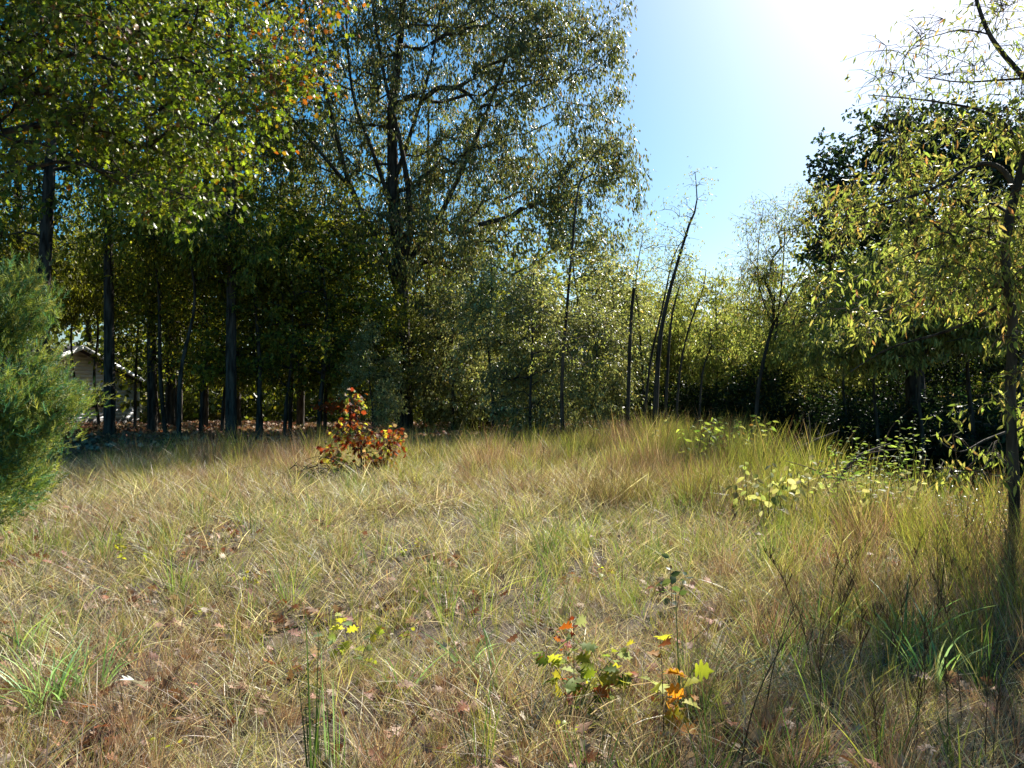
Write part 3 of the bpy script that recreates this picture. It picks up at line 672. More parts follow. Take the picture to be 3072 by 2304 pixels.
# ------------------------------------------------------------------ the pale house in the wood
def box(V, F, lo, hi):
    b = len(V); x0, y0, z0 = lo; x1, y1, z1 = hi
    V += [(x0, y0, z0), (x1, y0, z0), (x1, y1, z0), (x0, y1, z0), (x0, y0, z1), (x1, y0, z1), (x1, y1, z1), (x0, y1, z1)]
    F += [(b, b+3, b+2, b+1), (b+4, b+5, b+6, b+7), (b, b+1, b+5, b+4), (b+1, b+2, b+6, b+5), (b+2, b+3, b+7, b+6), (b+3, b, b+4, b+7)]
def house():
    Wd = 9.2; ez = 2.45; sl = .37; x1 = 0.0; xr = -Wd/2; x0 = -Wd; Yh = 0.0; zb = -.2
    gx, gy = -21.6, 45.5
    h = thing('pale_house', 'pale grey sided house with a low gable roof half hidden behind trunks', 'house', (gx, gy, hz(gx, gy)), rz=math.radians(75))
    ML = flat_mat('pale_siding', (.70, .70, .71), .7, .2); MR = flat_mat('roof_shingle', (.05, .048, .05), .9); MF = flat_mat('white_trim', (.8, .8, .8), .5, .04)
    MG = flat_mat('window_glass', (.03, .05, .05), .08, .1); MC = flat_mat('foundation', (.16, .15, .145), .9)
    def add(name, V, F, m, par=h): return link(name, mk_mesh(name, np.array(V, float), [np.array(F)], mats=[m]), par)
    pk = ez+Wd/2*sl
    V = [(x0, 0, zb), (x1, 0, zb), (x1, 0, ez), (xr, 0, pk), (x0, 0, ez), (x0, 12, zb), (x1, 12, zb), (x1, 12, ez), (xr, 12, pk), (x0, 12, ez)]
    link('wall', mk_mesh('wall', V, [np.array([(0, 1, 2, 3, 4), (9, 8, 7, 6, 5)]), np.array([(1, 6, 7, 2), (0, 4, 9, 5)])], mats=[ML]), h)
    V, F = [], []; box(V, F, (x0-.05, -.06, zb-.2), (x1+.05, -.002, .45)); add('foundation', V, F, MC)
    z = .45
    while z < pk-.3:
        zt = z+.2; half = Wd/2 if zt < ez else max(.15, (pk-zt)/sl)
        b = [(xr-half, -.04, z), (xr+half, -.04, z), (xr+half, -.010, zt), (xr-half, -.010, zt), (xr-half, -.001, z), (xr+half, -.001, z), (xr+half, -.001, zt), (xr-half, -.001, zt)]
        add('siding_board', b, [(0, 1, 2, 3), (0, 4, 5, 1), (1, 5, 6, 2), (3, 2, 6, 7), (0, 3, 7, 4)], ML); z = zt
    for sg in (-1, 1):
        xe = xr+sg*(Wd/2+.8); zr = pk+.16; zE = pk+.16-(Wd/2+.8)*sl
        V = [(xr, -.5, zr), (xe, -.5, zE), (xe, 12.5, zE), (xr, 12.5, zr), (xr, -.5, zr-.12), (xe, -.5, zE-.12), (xe, 12.5, zE-.12), (xr, 12.5, zr-.12)]
        add('roof', V, [(0, 1, 2, 3), (4, 7, 6, 5), (0, 4, 5, 1), (1, 5, 6, 2), (2, 6, 7, 3)], MR)
        V = [(xr, -.56, zr+.03), (xe, -.56, zE+.03), (xe, -.502, zE+.03), (xr, -.502, zr+.03), (xr, -.56, zr-.2), (xe, -.56, zE-.2), (xe, -.502, zE-.2), (xr, -.502, zr-.2)]
        add('fascia_board', V, [(0, 1, 2, 3), (4, 7, 6, 5), (0, 4, 5, 1), (1, 5, 6, 2), (2, 6, 7, 3), (0, 3, 7, 4)], MF)
    V, F = [], []; box(V, F, (x1-.02, -.07, .45), (x1+.08, .03, ez)); add('corner_board', V, F, MF)
    cx = -3.0
    V, F = [], []; box(V, F, (cx-.7, -.12, 1.0), (cx+.7, -.042, 2.1)); f = add('window', V, F, MF)
    V, F = [], []; box(V, F, (cx-.6, -.135, 1.08), (cx-.03, -.121, 2.02)); add('pane', V, F, MG, f)
    V, F = [], []; box(V, F, (cx+.03, -.135, 1.08), (cx+.6, -.121, 2.02)); add('pane', V, F, MG, f)
house()

# ------------------------------------------------------------------ grasses
def clump(name, n, rad, h, wd, lean, curl, palette, mat, jit=.34, hvar=.5, seg=4, stalk=0):
    """a tuft of n curved tapering blades"""
    a = R.uniform(0, 6.283, n); r = rad*np.sqrt(R.random(n))
    b = np.stack([r*np.cos(a), r*np.sin(a), np.full(n, -.03)], 1)
    L = h*(1+hvar*(R.random(n)*2-1))
    az = a+R.standard_normal(n)*1.0
    ln = np.abs(lean*R.standard_normal(n))+lean*.3
    d = np.stack([np.cos(az)*np.sin(ln), np.sin(az)*np.sin(ln), np.cos(ln)], 1)
    side = nrm(np.cross(d, nrm(R.standard_normal((n, 3)))))
    bend = np.stack([np.cos(az), np.sin(az), -np.ones(n)*.9], 1)*(curl*R.uniform(.3, 1.3, n))[:, None]
    ts = np.linspace(0, 1, seg+1)
    V = []; w0 = wd*R.uniform(.6, 1.3, n)
    for i, t in enumerate(ts[:-1]):
        c = b+(d*t+bend*t*t)*L[:, None]; ww = (w0*(1-t*.75))[:, None]*side*.5
        V += [c-ww, c+ww]
    V.append(b+(d+bend)*L[:, None])
    V = np.stack(V, 1); k = V.shape[1]
    q = np.array([(2*i, 2*i+1, 2*i+3, 2*i+2) for i in range(seg-1)]); t3 = np.array([(2*seg-2, 2*seg-1, 2*seg)])
    off = (np.arange(n)*k)[:, None, None]
    col = pal(n, *palette, jit=jit)
    V = V.reshape(-1, 3); V[:, 2] = np.maximum(V[:, 2], -.03)
    return mk_mesh(name, V, [(q[None]+off).reshape(-1, 4), (t3[None]+off).reshape(-1, 3)], col=np.repeat(col, k, 0), mats=[mat])

TAN = ([(.50, .45, .26), (.38, .34, .16), (.66, .61, .42), (.28, .30, .08), (.28, .18, .11), (.15, .10, .06)], [4, 3, 3, 2.6, 1.6, 1.8])
GRY = ([(.30, .24, .17), (.22, .17, .12), (.40, .34, .26)], [3, 3, 2])
OLV = ([(.24, .27, .045), (.34, .35, .07), (.15, .20, .035), (.44, .40, .13)], [3, 3, 2, 2])
GRN = ([(.12, .21, .04), (.18, .28, .06), (.26, .33, .09), (.34, .34, .12)], [3, 3, 2, 1])
RED = ([(.25, .145, .09), (.36, .24, .155), (.17, .095, .06), (.46, .36, .25)], [3, 3, 2, 2])

def scatter(name, label, variants, pts, rots, scl, idx, kind='stuff'):
    """one object that repeats small clumps over its points"""
    col = bpy.data.collections.new(name+'_models')
    for i, me in enumerate(variants):
        o = bpy.data.objects.new('%s_model_%02d' % (name, i), me); col.objects.link(o)
    me = bpy.data.meshes.new(name); me.vertices.add(len(pts)); me.vertices.foreach_set('co', np.asarray(pts, np.float32).ravel())
    a = me.attributes.new('rot', 'FLOAT_VECTOR', 'POINT'); a.data.foreach_set('vector', np.asarray(rots, np.float32).ravel())
    a = me.attributes.new('scl', 'FLOAT', 'POINT'); a.data.foreach_set('value', np.asarray(scl, np.float32))
    a = me.attributes.new('idx', 'INT', 'POINT'); a.data.foreach_set('value', np.asarray(idx, np.int32))
    o = link(name, me, kind=kind); o['label'] = label; o['category'] = 'grass' if 'grass' in name else 'leaf litter'
    ng = bpy.data.node_groups.new(name+'_scatter', 'GeometryNodeTree')
    ng.interface.new_socket('Geometry', in_out='INPUT', socket_type='NodeSocketGeometry'); ng.interface.new_socket('Geometry', in_out='OUTPUT', socket_type='NodeSocketGeometry')
    N = ng.nodes; gi = N.new('NodeGroupInput'); go = N.new('NodeGroupOutput')
    ci = N.new('GeometryNodeCollectionInfo'); ci.inputs['Collection'].default_value = col; ci.inputs['Separate Children'].default_value = True; ci.inputs['Reset Children'].default_value = True
    ip = N.new('GeometryNodeInstanceOnPoints'); ip.inputs['Pick Instance'].default_value = True
    def na(nm, ty):
        x = N.new('GeometryNodeInputNamedAttribute'); x.data_type = ty; x.inputs['Name'].default_value = nm; return x.outputs['Attribute']
    L = ng.links
    L.new(gi.outputs[0], ip.inputs['Points']); L.new(ci.outputs[0], ip.inputs['Instance'])
    L.new(na('idx', 'INT'), ip.inputs['Instance Index']); L.new(na('rot', 'FLOAT_VECTOR'), ip.inputs['Rotation']); L.new(na('scl', 'FLOAT'), ip.inputs['Scale'])
    L.new(ip.outputs[0], go.inputs[0])
    md = o.modifiers.new('scatter', 'NODES'); md.node_group = ng
    return o

def field_pts(n, y0=1.2, y1=27, power=.0, wide=.70, extra=2.0):
    """points over the clearing, denser near the viewer"""
    u = R.random(n)
    y = (y0**(power+1)+(y1**(power+1)-y0**(power+1))*u)**(1/(power+1))
    x = R.uniform(-1, 1, n)*(wide*y+extra)
    return x, y
def edge_x(y): return 5.6+.9*np.sin(y*.3)+.10*np.maximum(10-y, 0)**1.3+.05*np.maximum(y-18, 0)
def finish(x, y, s, nvar, tilt=.12):
    z = height(x, y); n = len(x)
    return np.stack([x, y, z], 1), np.stack([R.normal(0, tilt, n), R.normal(0, tilt, n), R.uniform(0, 6.28, n)], 1), s*R.uniform(.75, 1.3, n), R.integers(0, nvar, n)
def field_end(x):        # where the clearing grass gives way to the shade-coloured floor grass
    return np.maximum(22+1.2*np.sin(x*.9)+.8*np.sin(x*2.3+1)+np.where(x < -3, -(-3-x)*1.25, 0)+np.where(x > 1, 2.5, 0), 12.5)
# zone masks
def redness(x, y): return sstep(.44, .60, vnoise(x*.45, y*.45, 0, 31)+.16*sstep(0, 3, x)-.10*sstep(-2, -5, x))
def tallness(x, y): return np.clip(sstep(11, 17, y)*.55+sstep(1.2, 4, x)*sstep(3, 6, y)*.8, 0, 1)
def bare(x, y): return sstep(.58, .70, vnoise(x*.9+5, y*.9, 0, 41))

# matted dry grass
x, y = field_pts(15000, power=.15)
k = (y < field_end(x)+1) & (x < edge_x(y)+1.0) & (R.random(len(x)) > bare(x, y)*.6); x, y = x[k], y[k]
V = [clump('dry_tuft', 46, .17, .21, .0044, .8, .26, TAN if i < 4 else GRY, M_grass) for i in range(6)]
scatter('dry_grass', 'matted pale dry grass covering the whole clearing', V, *finish(x, y, np.interp(y, [2, 20], [.9, 1.9])*(.55+.9*vnoise(x*2.2, y*2.2, 0, 71)), 6))
# olive upright grass
x, y = field_pts(7600, power=.35)
tl = tallness(x, y)
k = (y < field_end(x)+1.5) & (x < edge_x(y)+.6) & (R.random(len(x)) < .30+.6*vnoise(x*.6, y*.6, 0, 51)*(.5+tl)); x, y, tl = x[k], y[k], tl[k]
V = [clump('olive_tuft', 34, .06, .38, .0050, .22, .14, OLV, M_grass) for i in range(4)]
scatter('olive_grass', 'yellow green upright grass, tallest along the back of the clearing', V, *finish(x, y, (.5+1.0*tl)*np.interp(y, [2, 20], [.95, 1.2])*(.5+1.0*vnoise(x*1.7, y*1.7, 0, 72)), 4))
# red brown grass
x, y = field_pts(9000, power=.25)
rd = redness(x, y)
k = (y < field_end(x)+1) & (x < edge_x(y)+.6) & (R.random(len(x)) < rd*.85+.05); x, y = x[k], y[k]; tl = tallness(x, y)
V = [clump('russet_tuft', 54, .07, .34, .0034, .25, .14, RED, M_grass) for i in range(4)]
scatter('russet_grass', 'red brown fine grass in patches across the clearing', V, *finish(x, y, (.6+.9*tl)*np.interp(y, [2, 20], [.9, 1.3])*(.5+1.0*vnoise(x*1.9, y*1.9, 0, 73)), 4))
# bright green wide blades
x, y = field_pts(2600, power=.1)
k = (y < field_end(x)) & (x < edge_x(y)+.5) & (vnoise(x*.8, y*.8, 0, 61)+.12*sstep(1, 3, x) > .60); x, y = x[k], y[k]
V = [clump('green_tuft', 16, .06, .38, .0080, .22, .18, GRN, M_grass) for i in range(4)]
scatter('green_grass', 'scattered bright green broad grass blades', V, *finish(x, y, .9+0*x, 4))
# long bent straws
x, y = field_pts(1700, power=.05)
k = (y < field_end(x)) & (x < edge_x(y)+.5); x, y = x[k], y[k]
V = [clump('straw', 5, .14, .36, .0048, .9, .18, ([(.52, .44, .28), (.44, .36, .20), (.60, .54, .38)], [2, 2, 1]), M_grass, seg=6) for i in range(5)]
scatter('straw_grass', 'long bent pale straws lying across the grass', V, *finish(x, y, .9+0*x, 5))
# wood floor: sparse weeds, shade put into their dark green colour
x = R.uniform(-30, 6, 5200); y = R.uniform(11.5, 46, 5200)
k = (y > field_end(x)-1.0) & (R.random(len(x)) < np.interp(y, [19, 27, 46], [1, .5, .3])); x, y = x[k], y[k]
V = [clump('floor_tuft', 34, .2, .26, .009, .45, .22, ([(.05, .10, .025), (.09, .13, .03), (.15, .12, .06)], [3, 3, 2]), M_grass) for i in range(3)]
scatter('wood_floor_grass', 'thin grass and weeds on the wood floor, shade put into their dark colour', V, *finish(x, y, 1.0+0*x, 3))
# leaf litter
def litter_mesh(n, rad, size, cols):
    a = R.uniform(0, 6.28, n); r = rad*np.sqrt(R.random(n))
    p = np.stack([r*np.cos(a), r*np.sin(a), R.uniform(0, .10, n)], 1)
    d = nrm(R.standard_normal((n, 3))*np.array((1, 1, .35)))
    return place(T_oak(1.0, .35), p, d, nrm(R.standard_normal((n, 3))*.5+np.array((0, 0, 1))), size*R.uniform(.6, 1.2, n), pal(n, *cols), 'litter', M_dead)
LIT = ([(.30, .20, .13), (.22, .12, .07), (.16, .08, .05), (.40, .31, .23), (.26, .10, .04)], [3, 3, 3, 2, 1])
x, y = field_pts(2600, power=.1)
k = (y < 27) & (x < edge_x(y)+1) & (R.random(len(x)) < .22+.35*sstep(8, 4, y)+.8*bare(x, y)); x, y = x[k], y[k]
V = [litter_mesh(16, .24, .09, LIT) for i in range(4)]
xa = R.uniform(-30, 8, 3000); ya = R.uniform(20, 48, 3000); x = np.concatenate([x, xa]); y = np.concatenate([y, ya])
scatter('leaf_litter', 'brown fallen oak leaves lying between the grass and over the wood floor', V, *finish(x, y, np.where(y > 20, 1.8, .9), 4, .05))

# fallen limbs on the wood floor
for px, Y, L, az, lb in ((135, 24, 2.6, .3, 'fallen dark limb on the wood floor before the pale house'), (205, 22.5, 1.8, -.4, 'fallen limb at the foot of the thick field-edge trunk'), (285, 24, 2.4, .15, 'long fallen limb left of the red sapling'),
                         (860, 11.5, 1.6, .8, 'dead grey branch sloping down into the hollow'), (800, 14, 2.0, -.6, 'thin dead branch leaning at the hollow edge'), (330, 27, 2.0, .1, 'fallen limb lying behind the red sapling')):
    g = G(px, Y); t_ = Tubes(); d = np.array((math.cos(az), .3, 0.0)); z0 = .12 if px < 700 else .5
    main = arc(-d*L/2+(0, 0, .04), R.normal(0, .06, 3)+(0, 0, z0), d*L/2+(0, 0, z0*1.6)); t_.add(main, np.linspace(.045, .012, len(main)), k=6, rough=.2)
    for j in range(9):
        q = main[R.integers(2, len(main)-1)]; e = q+np.array((R.normal(0, .4), R.normal(0, .3), abs(R.normal(.25, .2)))); t_.add(arc(q, (q+e)/2+R.normal(0, .05, 3), e), np.linspace(.012, .003, 9), k=4)
    o = link('fallen_branch', t_.mesh('fallen_branch', M_twig), loc=Vector(g)); o['label'] = lb; o['category'] = 'branch'

# ------------------------------------------------------------------ single plants of the clearing
def gp(px, py):
    """ground point under a picture point of the clearing"""
    Y = EYE*FPX/(py-398.0); g = G(px, Y)
    for _ in range(4):
        Y = (EYE-g[2])*FPX/(py-398.0); g = G(px, Y)
    return g
AUTL = ([(.17, .03, .012), (.09, .02, .012), (.28, .08, .015), (.38, .32, .04), (.18, .24, .04), (.26, .16, .10)], [3.5, 2, 1.8, 2.6, 1.6, 1.8])
SEED = ([(.28, .30, .03), (.34, .32, .04), (.14, .19, .03), (.34, .09, .015), (.22, .04, .012), (.22, .26, .14)], [3, 2, 2, 1.3, 1.0, 1.2])
OVALP = ([(.38, .36, .17), (.32, .33, .13), (.24, .27, .09), (.42, .40, .24)], [3, 3, 2, 1])
WEED = ([(.16, .22, .05), (.22, .28, .07), (.11, .17, .05), (.30, .33, .12)], [3, 3, 2, 1])
DUSK = ([(.09, .12, .06), (.13, .16, .09), (.07, .09, .05)], [3, 2, 2])
YEL = ([(.34, .36, .03), (.28, .32, .03), (.40, .36, .04)], [3, 2, 1])

def plant(name, label, loc, stems, nleaf, size, palette, mat, tmpl, cat='plant', group=None, droop=.2, stemr=.003, clear=.2, bushy=0.0, sidel=0.0, bark=None):
    """stems: list of (dx, dy, height, leanx, leany); leaves stand alternately along each stem"""
    loc = np.array(loc, float); t = thing(name, label, cat, loc, group); tub = Tubes()
    Pp, D, Nn, Sz = [], [], [], []
    for (dx, dy, h, lx, ly) in stems:
        pts = arc((dx, dy, -.05), (dx+lx*.25, dy+ly*.25, h*.4), (dx+lx*.6, dy+ly*.6, h*.75), (dx+lx, dy+ly, h))
        tub.add(pts, np.linspace(stemr, stemr*.35, len(pts)), k=4)
        u = np.linspace(clear, 1.0, nleaf)+R.normal(0, .02, nleaf); u = np.clip(u, 0, 1)
        q = np.stack([np.interp(u*(len(pts)-1), np.arange(len(pts)), pts[:, i]) for i in range(3)], 1)
        a = np.arange(nleaf)*2.4+R.uniform(0, 6.28)
        out = np.stack([np.cos(a), np.sin(a), R.uniform(-.1, .6, nleaf)-droop], 1)
        if bushy:
            off = out*(bushy*R.uniform(.1, 1, (nleaf, 1)))*(1.25-u[:, None]); e = q+off
            for i in range(nleaf):
                if i % 2 == 0: tub.add(np.array([q[i]-np.array((0, 0, .03)), e[i]]), (.0018, .001), k=3)
            q = e
        Pp.append(q); D.append(out+R.normal(0, .15, out.shape)); Nn.append(np.array((0, 0, .8))+R.normal(0, .7, out.shape)); Sz.append(size*R.uniform(.65, 1.2, nleaf)*(1.1-.4*u))
    link('stem', tub.mesh('stem', bark or M_twig), t)
    Pp, D, Nn, Sz = map(np.concatenate, (Pp, D, Nn, Sz))
    leaf_parts(t, tmpl, Pp, nrm(D), Nn, Sz, pal(len(Pp), *palette), M_plant if mat is M_thin else mat)
    return t

# red and yellow oak sapling in the middle of the clearing
Ys = 14.3; g = G(362, Ys)
build_tree('autumn_sapling', 'small oak sapling with dark red and yellow leaves standing alone in the clearing', g,
           arc(g+(0, 0, -.05), P(361, 450, Ys), P(360, 430, Ys), P(354, 408, Ys), P(352, 397, Ys)), np.linspace(.02, .005, 17),
           [(P(358, 430, Ys), (.42, .4, .30)), (P(352, 402, Ys), (.26, .24, .18)), (P(380, 442, Ys), (.40, .4, .34)), (P(344, 456, Ys), (.32, .35, .24)), (P(372, 466, Ys), (.4, .4, .18))], 130, 6, .10, AUTL, M_plant, T_oak(1.1, .3),
           gap=.38, gscale=3, spread=.08, twig=3, tw=.14, start=.05, rtip=.003, droop=.35, nparts=300, cvar=.2, twigtubes=False)
Yo2 = 26.0; g = G(340, Yo2)
build_tree('orange_sapling', 'low spread of orange leaves in the shade just beyond the red and yellow sapling', g,
           arc(g+(0, 0, -.05), P(342, 425, Yo2), P(342, 412, Yo2)), np.linspace(.02, .01, 9), [(P(333, 406, Yo2), (.5, .4, .09))], 34, 6, .13, ([(.42, .085, .012), (.34, .06, .012)], [2, 1]), M_leaf, T_oak(1.1, .2),
           gap=.1, spread=.1, twig=3, tw=.15, start=.5, rtip=.004, droop=.1)
# dark twig tangle put in place of the sapling's cast shadow
def shadow_twigs(loc):
    t = Tubes()
    for i in range(130):
        a = R.uniform(0, 3.14); L = R.uniform(.25, .8); c = R.normal(0, 1, 3)*(.42, .25, 0)+np.array((0, 0, abs(R.normal(0, .12))+.03)); d = np.array((math.cos(a), math.sin(a)*.8, R.normal(0, .35)))
        t.add(arc(c-d*L/2, c+R.normal(0, .04, 3), c+d*L/2), np.linspace(R.uniform(.004, .012), .002, 9), k=4)
    o = link('shadow_tangle', t.mesh('shadow_tangle', M_bark), loc=Vector(loc)); o['label'] = 'low dark tangle of twigs standing in for the shadow of the red and yellow sapling'; o['category'] = 'shadow stand-in'; o['kind'] = 'stuff'
shadow_twigs(G(332, 13.6))

OK9 = T_oak(1.15, .3)
plant('oak_seedling', 'oak seedling with yellow, orange and silvery lobed leaves, the fullest one near the viewer', gp(574, 712),
      [(0, 0, .46, .0, 0), (.05, 0, .34, .22, .02), (.0, .03, .30, -.16, 0), (.02, -.05, .22, .30, -.05), (.03, 0, .26, .1, -.1)], 14, .11, SEED, M_thin, OK9, cat='seedling', bushy=.05)
plant('oak_seedling', 'oak seedling with a broad yellow leaf on top and orange leaves at its side', gp(664, 738),
      [(0, 0, .50, -.02, 0), (.02, 0, .36, .14, 0), (.0, .0, .24, .12, -.05)], 7, .13, ([(.36, .38, .04), (.46, .20, .02), (.42, .10, .02), (.28, .33, .04)], [3, 2, 1, 1.5]), M_thin, OK9, cat='seedling')
plant('oak_seedling', 'pale green and yellow seedling behind the tall upright blades', gp(350, 668),
      [(0, 0, .33, -.05, 0), (.05, .02, .26, .14, 0), (-.02, 0, .2, -.14, 0)], 8, .10, ([(.30, .34, .06), (.26, .34, .16), (.42, .40, .06)], [3, 2, 2]), M_thin, OK9, cat='seedling')
plant('oak_seedling', 'dark glossy green seedling with shiny top leaves right of the clearing centre', gp(672, 612),
      [(0, 0, .42, -.02, 0), (.03, 0, .28, .08, 0), (0, 0, .22, -.10, 0)], 9, .085, DUSK, M_glossy, T_oval(.32), cat='seedling')
plant('oak_seedling', 'red leaved seedling just above the full yellow and orange seedling', gp(566, 668), [(0, 0, .30, .02, 0), (.02, 0, .22, -.08, 0)], 7, .06, ([(.26, .06, .02), (.34, .12, .03)], [2, 1]), M_thin, OK9, cat='seedling')
for i, (px, py, h, n_, lb) in enumerate([(148, 566, .12, 5, 'yellow leaved weed low in the dry grass beyond the broad green blades'), (249, 590, .16, 7, 'yellow leaved weed beside a dark tuft left of centre'), (194, 512, .12, 4, 'yellow weed at the far left of the open grass'),
        (119, 572, .34, 8, 'narrow upright yellow weed spire in the left grass'), (198, 622, .10, 4, 'small yellow leaves close to the curled green ones in the left grass'), (418, 552, .16, 6, 'yellow weed with spiky leaves at the middle of the clearing'),
        (403, 560, .10, 4, 'small yellow leaf pair beside the spiky middle weed'), (603, 582, .16, 6, 'bright yellow leafed weed right of the middle'), (598, 522, .12, 4, 'yellow leaf low in front of the tall brown tussock'), (465, 492, .14, 4, 'small yellow weed near the back of the short grass'),
        (690, 722, .14, 4, 'yellow leaf at the foot of the orange leafed seedling'), (566, 742, .10, 4, 'yellow leaves by the ground below the full seedling'), (155, 755, .08, 5, 'tiny yellow leaves at the bottom edge left of the upright blades'), (405, 646, .12, 4, 'lone yellow leaf left of the grass fan in the middle')]):
    plant('yellow_weed', lb, gp(px, py), [(0, 0, h, R.uniform(-.05, .05), 0), (.02, 0, h*.7, R.uniform(-.1, .1), 0)], n_, .055, YEL, M_leaf, T_oak(1.1, .2) if i % 2 else T_oval(.28), cat='weed', group='small yellow weeds in the clearing', clear=.4)

# pale oval leaved plants and the weeds in front of the hollow
for px, py, h, lx, n_, lb in [(748, 520, .72, -.05, 9, 'pale oval leaved plant, first of the row in the tall russet grass'), (768, 528, .78, .05, 10, 'pale oval leaved plant with the largest yellow leaves, beside the first'),
                              (786, 520, .70, .04, 10, 'pale oval leaved plant at the middle of the row with leaves hanging over the grass'), (806, 512, .74, .10, 8, 'pale oval leaved plant nearest the bushy weeds')]:
    plant('oval_leaved_plant', lb, gp(px, py), [(0, 0, h, lx, 0), (.04, 0, h*.8, lx+.15, .05), (-.03, .02, h*.7, lx-.15, 0)], n_, .13, OVALP, M_thin, T_oval(.30, .2), group='pale oval leaved plants', bushy=.07, clear=.35, stemr=.006, droop=.75)
wd = [(838, 520, 1.0, 'leafy weed, leftmost of the bushy ones before the dark hollow'), (852, 512, 1.12, 'tall leafy weed second in the bushy row before the dark hollow'), (866, 520, .98, 'bushy low weed with white glints at the middle of the row'),
      (884, 515, 1.0, 'leafy weed standing before the narrow upright spires'), (898, 510, 1.22, 'slim upright leafy spire against the black hollow'), (915, 512, 1.20, 'slim upright leafy spire furthest along the row'), (870, 530, .7, 'short weed with broad yellow leaves below the bushy row'), (905, 526, .66, 'short weed with two broad yellow leaves hanging')]
for i, (px, py, h, lb) in enumerate(wd):
    plant('leafy_weed', lb, gp(px, py), [(0, 0, h, R.uniform(-.1, .1), 0), (.05, .05, h*.8, R.uniform(.05, .25), 0), (-.05, 0, h*.75, -R.uniform(.05, .25), .1)], 30 if i < 6 else 9, .10 if i < 6 else .12,
          WEED if i < 6 else OVALP, M_thin, T_lance(.15, .2) if i < 6 else T_oval(.3), cat='weed', group='leafy weeds before the hollow', bushy=.12 if i < 4 else .03, clear=.15, stemr=.005)
for i, (px, py, h, lb) in enumerate([(697, 478, 1.0, 'sunlit weed with hanging yellow leaves, first of those at the hollow edge'), (708, 476, 1.06, 'sunlit weed close behind the first at the hollow edge'), (722, 474, 1.05, 'sunlit green weed at the middle of the hollow edge'),
        (738, 472, 1.0, 'sunlit weed with pale shining leaves at the hollow edge'), (756, 474, 1.1, 'sunlit weed with an orange tinted leaf at the end of the hollow edge'), (592, 462, .75, 'thin stem with a star of pale leaves before the silvery bush'), (655, 470, .8, 'thin stem with drooping pale leaves before the leaning trunks'), (668, 468, 1.05, 'tall thin stem with two arched pale leaves by the leaning trunks')]):
    plant('sunlit_weed', lb, gp(px, py), [(0, 0, h, R.uniform(-.15, .15), 0)]+([(.1, 0, h*.9, .2, 0), (-.1, 0, h*.85, -.2, 0)] if i < 5 else []), 12 if i < 5 else 6, .17, OVALP if i > 4 else ([(.34, .40, .08), (.42, .44, .12), (.24, .32, .06), (.45, .25, .08)], [3, 3, 2, .4]), M_thin, T_lance(.16, .3),
          cat='weed', group='sunlit weeds at the hollow edge', bushy=.05, clear=.45 if i < 5 else .8, droop=.5, stemr=.005)
for px, py, h, lb in [(968, 560, 1.0, 'grey green bushy weed left of the willow trunk, the taller one'), (992, 565, .85, 'grey green bushy weed almost touching the willow trunk'), (950, 545, .6, 'low grey green weed in front of the willow foot')]:
    plant('grey_weed', lb, gp(px, py), [(R.normal(0, .06), R.normal(0, .06), h*R.uniform(.7, 1), R.normal(0, .15), R.normal(0, .1)) for _ in range(6)], 30, .045, DUSK, M_leaf, T_lance(.14, .2), cat='weed', group='grey green weeds at the willow foot', bushy=.08, clear=.1, stemr=.004)

# tufts one can pick out
def tuft(name, label, loc, n, rad, h, wd_, lean, curl, palette, group=None, cat='grass tuft'):
    o = link(name, clump(name, n, rad, h, wd_, lean, curl, palette, M_grass, seg=6), loc=Vector(loc)); o['label'] = label; o['category'] = cat
    if group: o['group'] = group
DG = ([(.06, .12, .03), (.10, .17, .03), (.26, .30, .05), (.04, .08, .03)], [3, 2, 1.5, 1])
BG = ([(.16, .30, .09), (.24, .38, .16), (.30, .40, .12), (.42, .44, .15)], [3, 3, 2, 1])
tuft('upright_grass', 'narrow upright dark green blades, the tallest tuft at the bottom left of centre', gp(312, 790), 17, .035, .62, .011, .05, .03, DG)
tuft('upright_grass', 'thin upright green blades just right of the tallest tuft', gp(334, 772), 14, .05, .42, .007, .10, .08, BG)
tuft('upright_grass', 'upright green blades at the bottom centre', gp(478, 772), 12, .05, .34, .008, .10, .06, DG)
tuft('upright_grass', 'single thick green stalk beside the orange leafed seedling', gp(682, 730), 4, .01, .56, .012, .03, .02, DG)
for px, py, lb in ((592, 792, 'dark green fan of blades at the bottom edge below the seedlings'), (640, 795, 'dark green blades at the bottom edge, second fan along'), (706, 790, 'dark green blades at the bottom edge under the yellow leaf'), (790, 780, 'dark green blades in the shaded right corner'), (880, 770, 'tall green blades in the shaded right corner'), (960, 780, 'green blades at the far right corner')):
    tuft('fan_grass', lb, gp(px, py), 34, .07, .30, .007, .28, .15, DG, 'dark green fans along the bottom edge')
for px, py, n, h, lb in ((45, 712, 44, .48, 'big bright green broad bladed tuft low on the left'), (72, 705, 26, .40, 'bright green tuft joining the big one on its inner side'), (20, 655, 24, .40, 'bright green tuft at the left edge'), (98, 690, 16, .36, 'green and silvery tuft right of the big bright one'),
                   (128, 650, 10, .28, 'small green tuft further in on the left'), (80, 600, 8, .26, 'thin green tuft beyond the big bright one'), (465, 668, 18, .34, 'yellow green fan of upright blades in the middle of the russet patch'), (500, 690, 14, .34, 'yellow green blades beside the fan in the russet patch'),
                   (400, 690, 10, .3, 'loose green blades left of the yellow green fan'), (820, 640, 22, .42, 'green fan right of centre by the dark bare stem'), (905, 650, 30, .5, 'large green clump at the right before the willow'), (935, 690, 26, .5, 'green clump in the shade at the right'), (760, 690, 16, .34, 'green tuft beside the bare stem'), (860, 590, 30, .4, 'pale shiny grass clump right of centre')):
    tuft('broad_grass', lb, gp(px, py), n, .06, h, .013, .28, .36, BG, 'broad green tufts')
BR = ([(.16, .11, .05), (.22, .16, .07), (.13, .12, .04), (.28, .24, .09)], [3, 2, 2, 2])
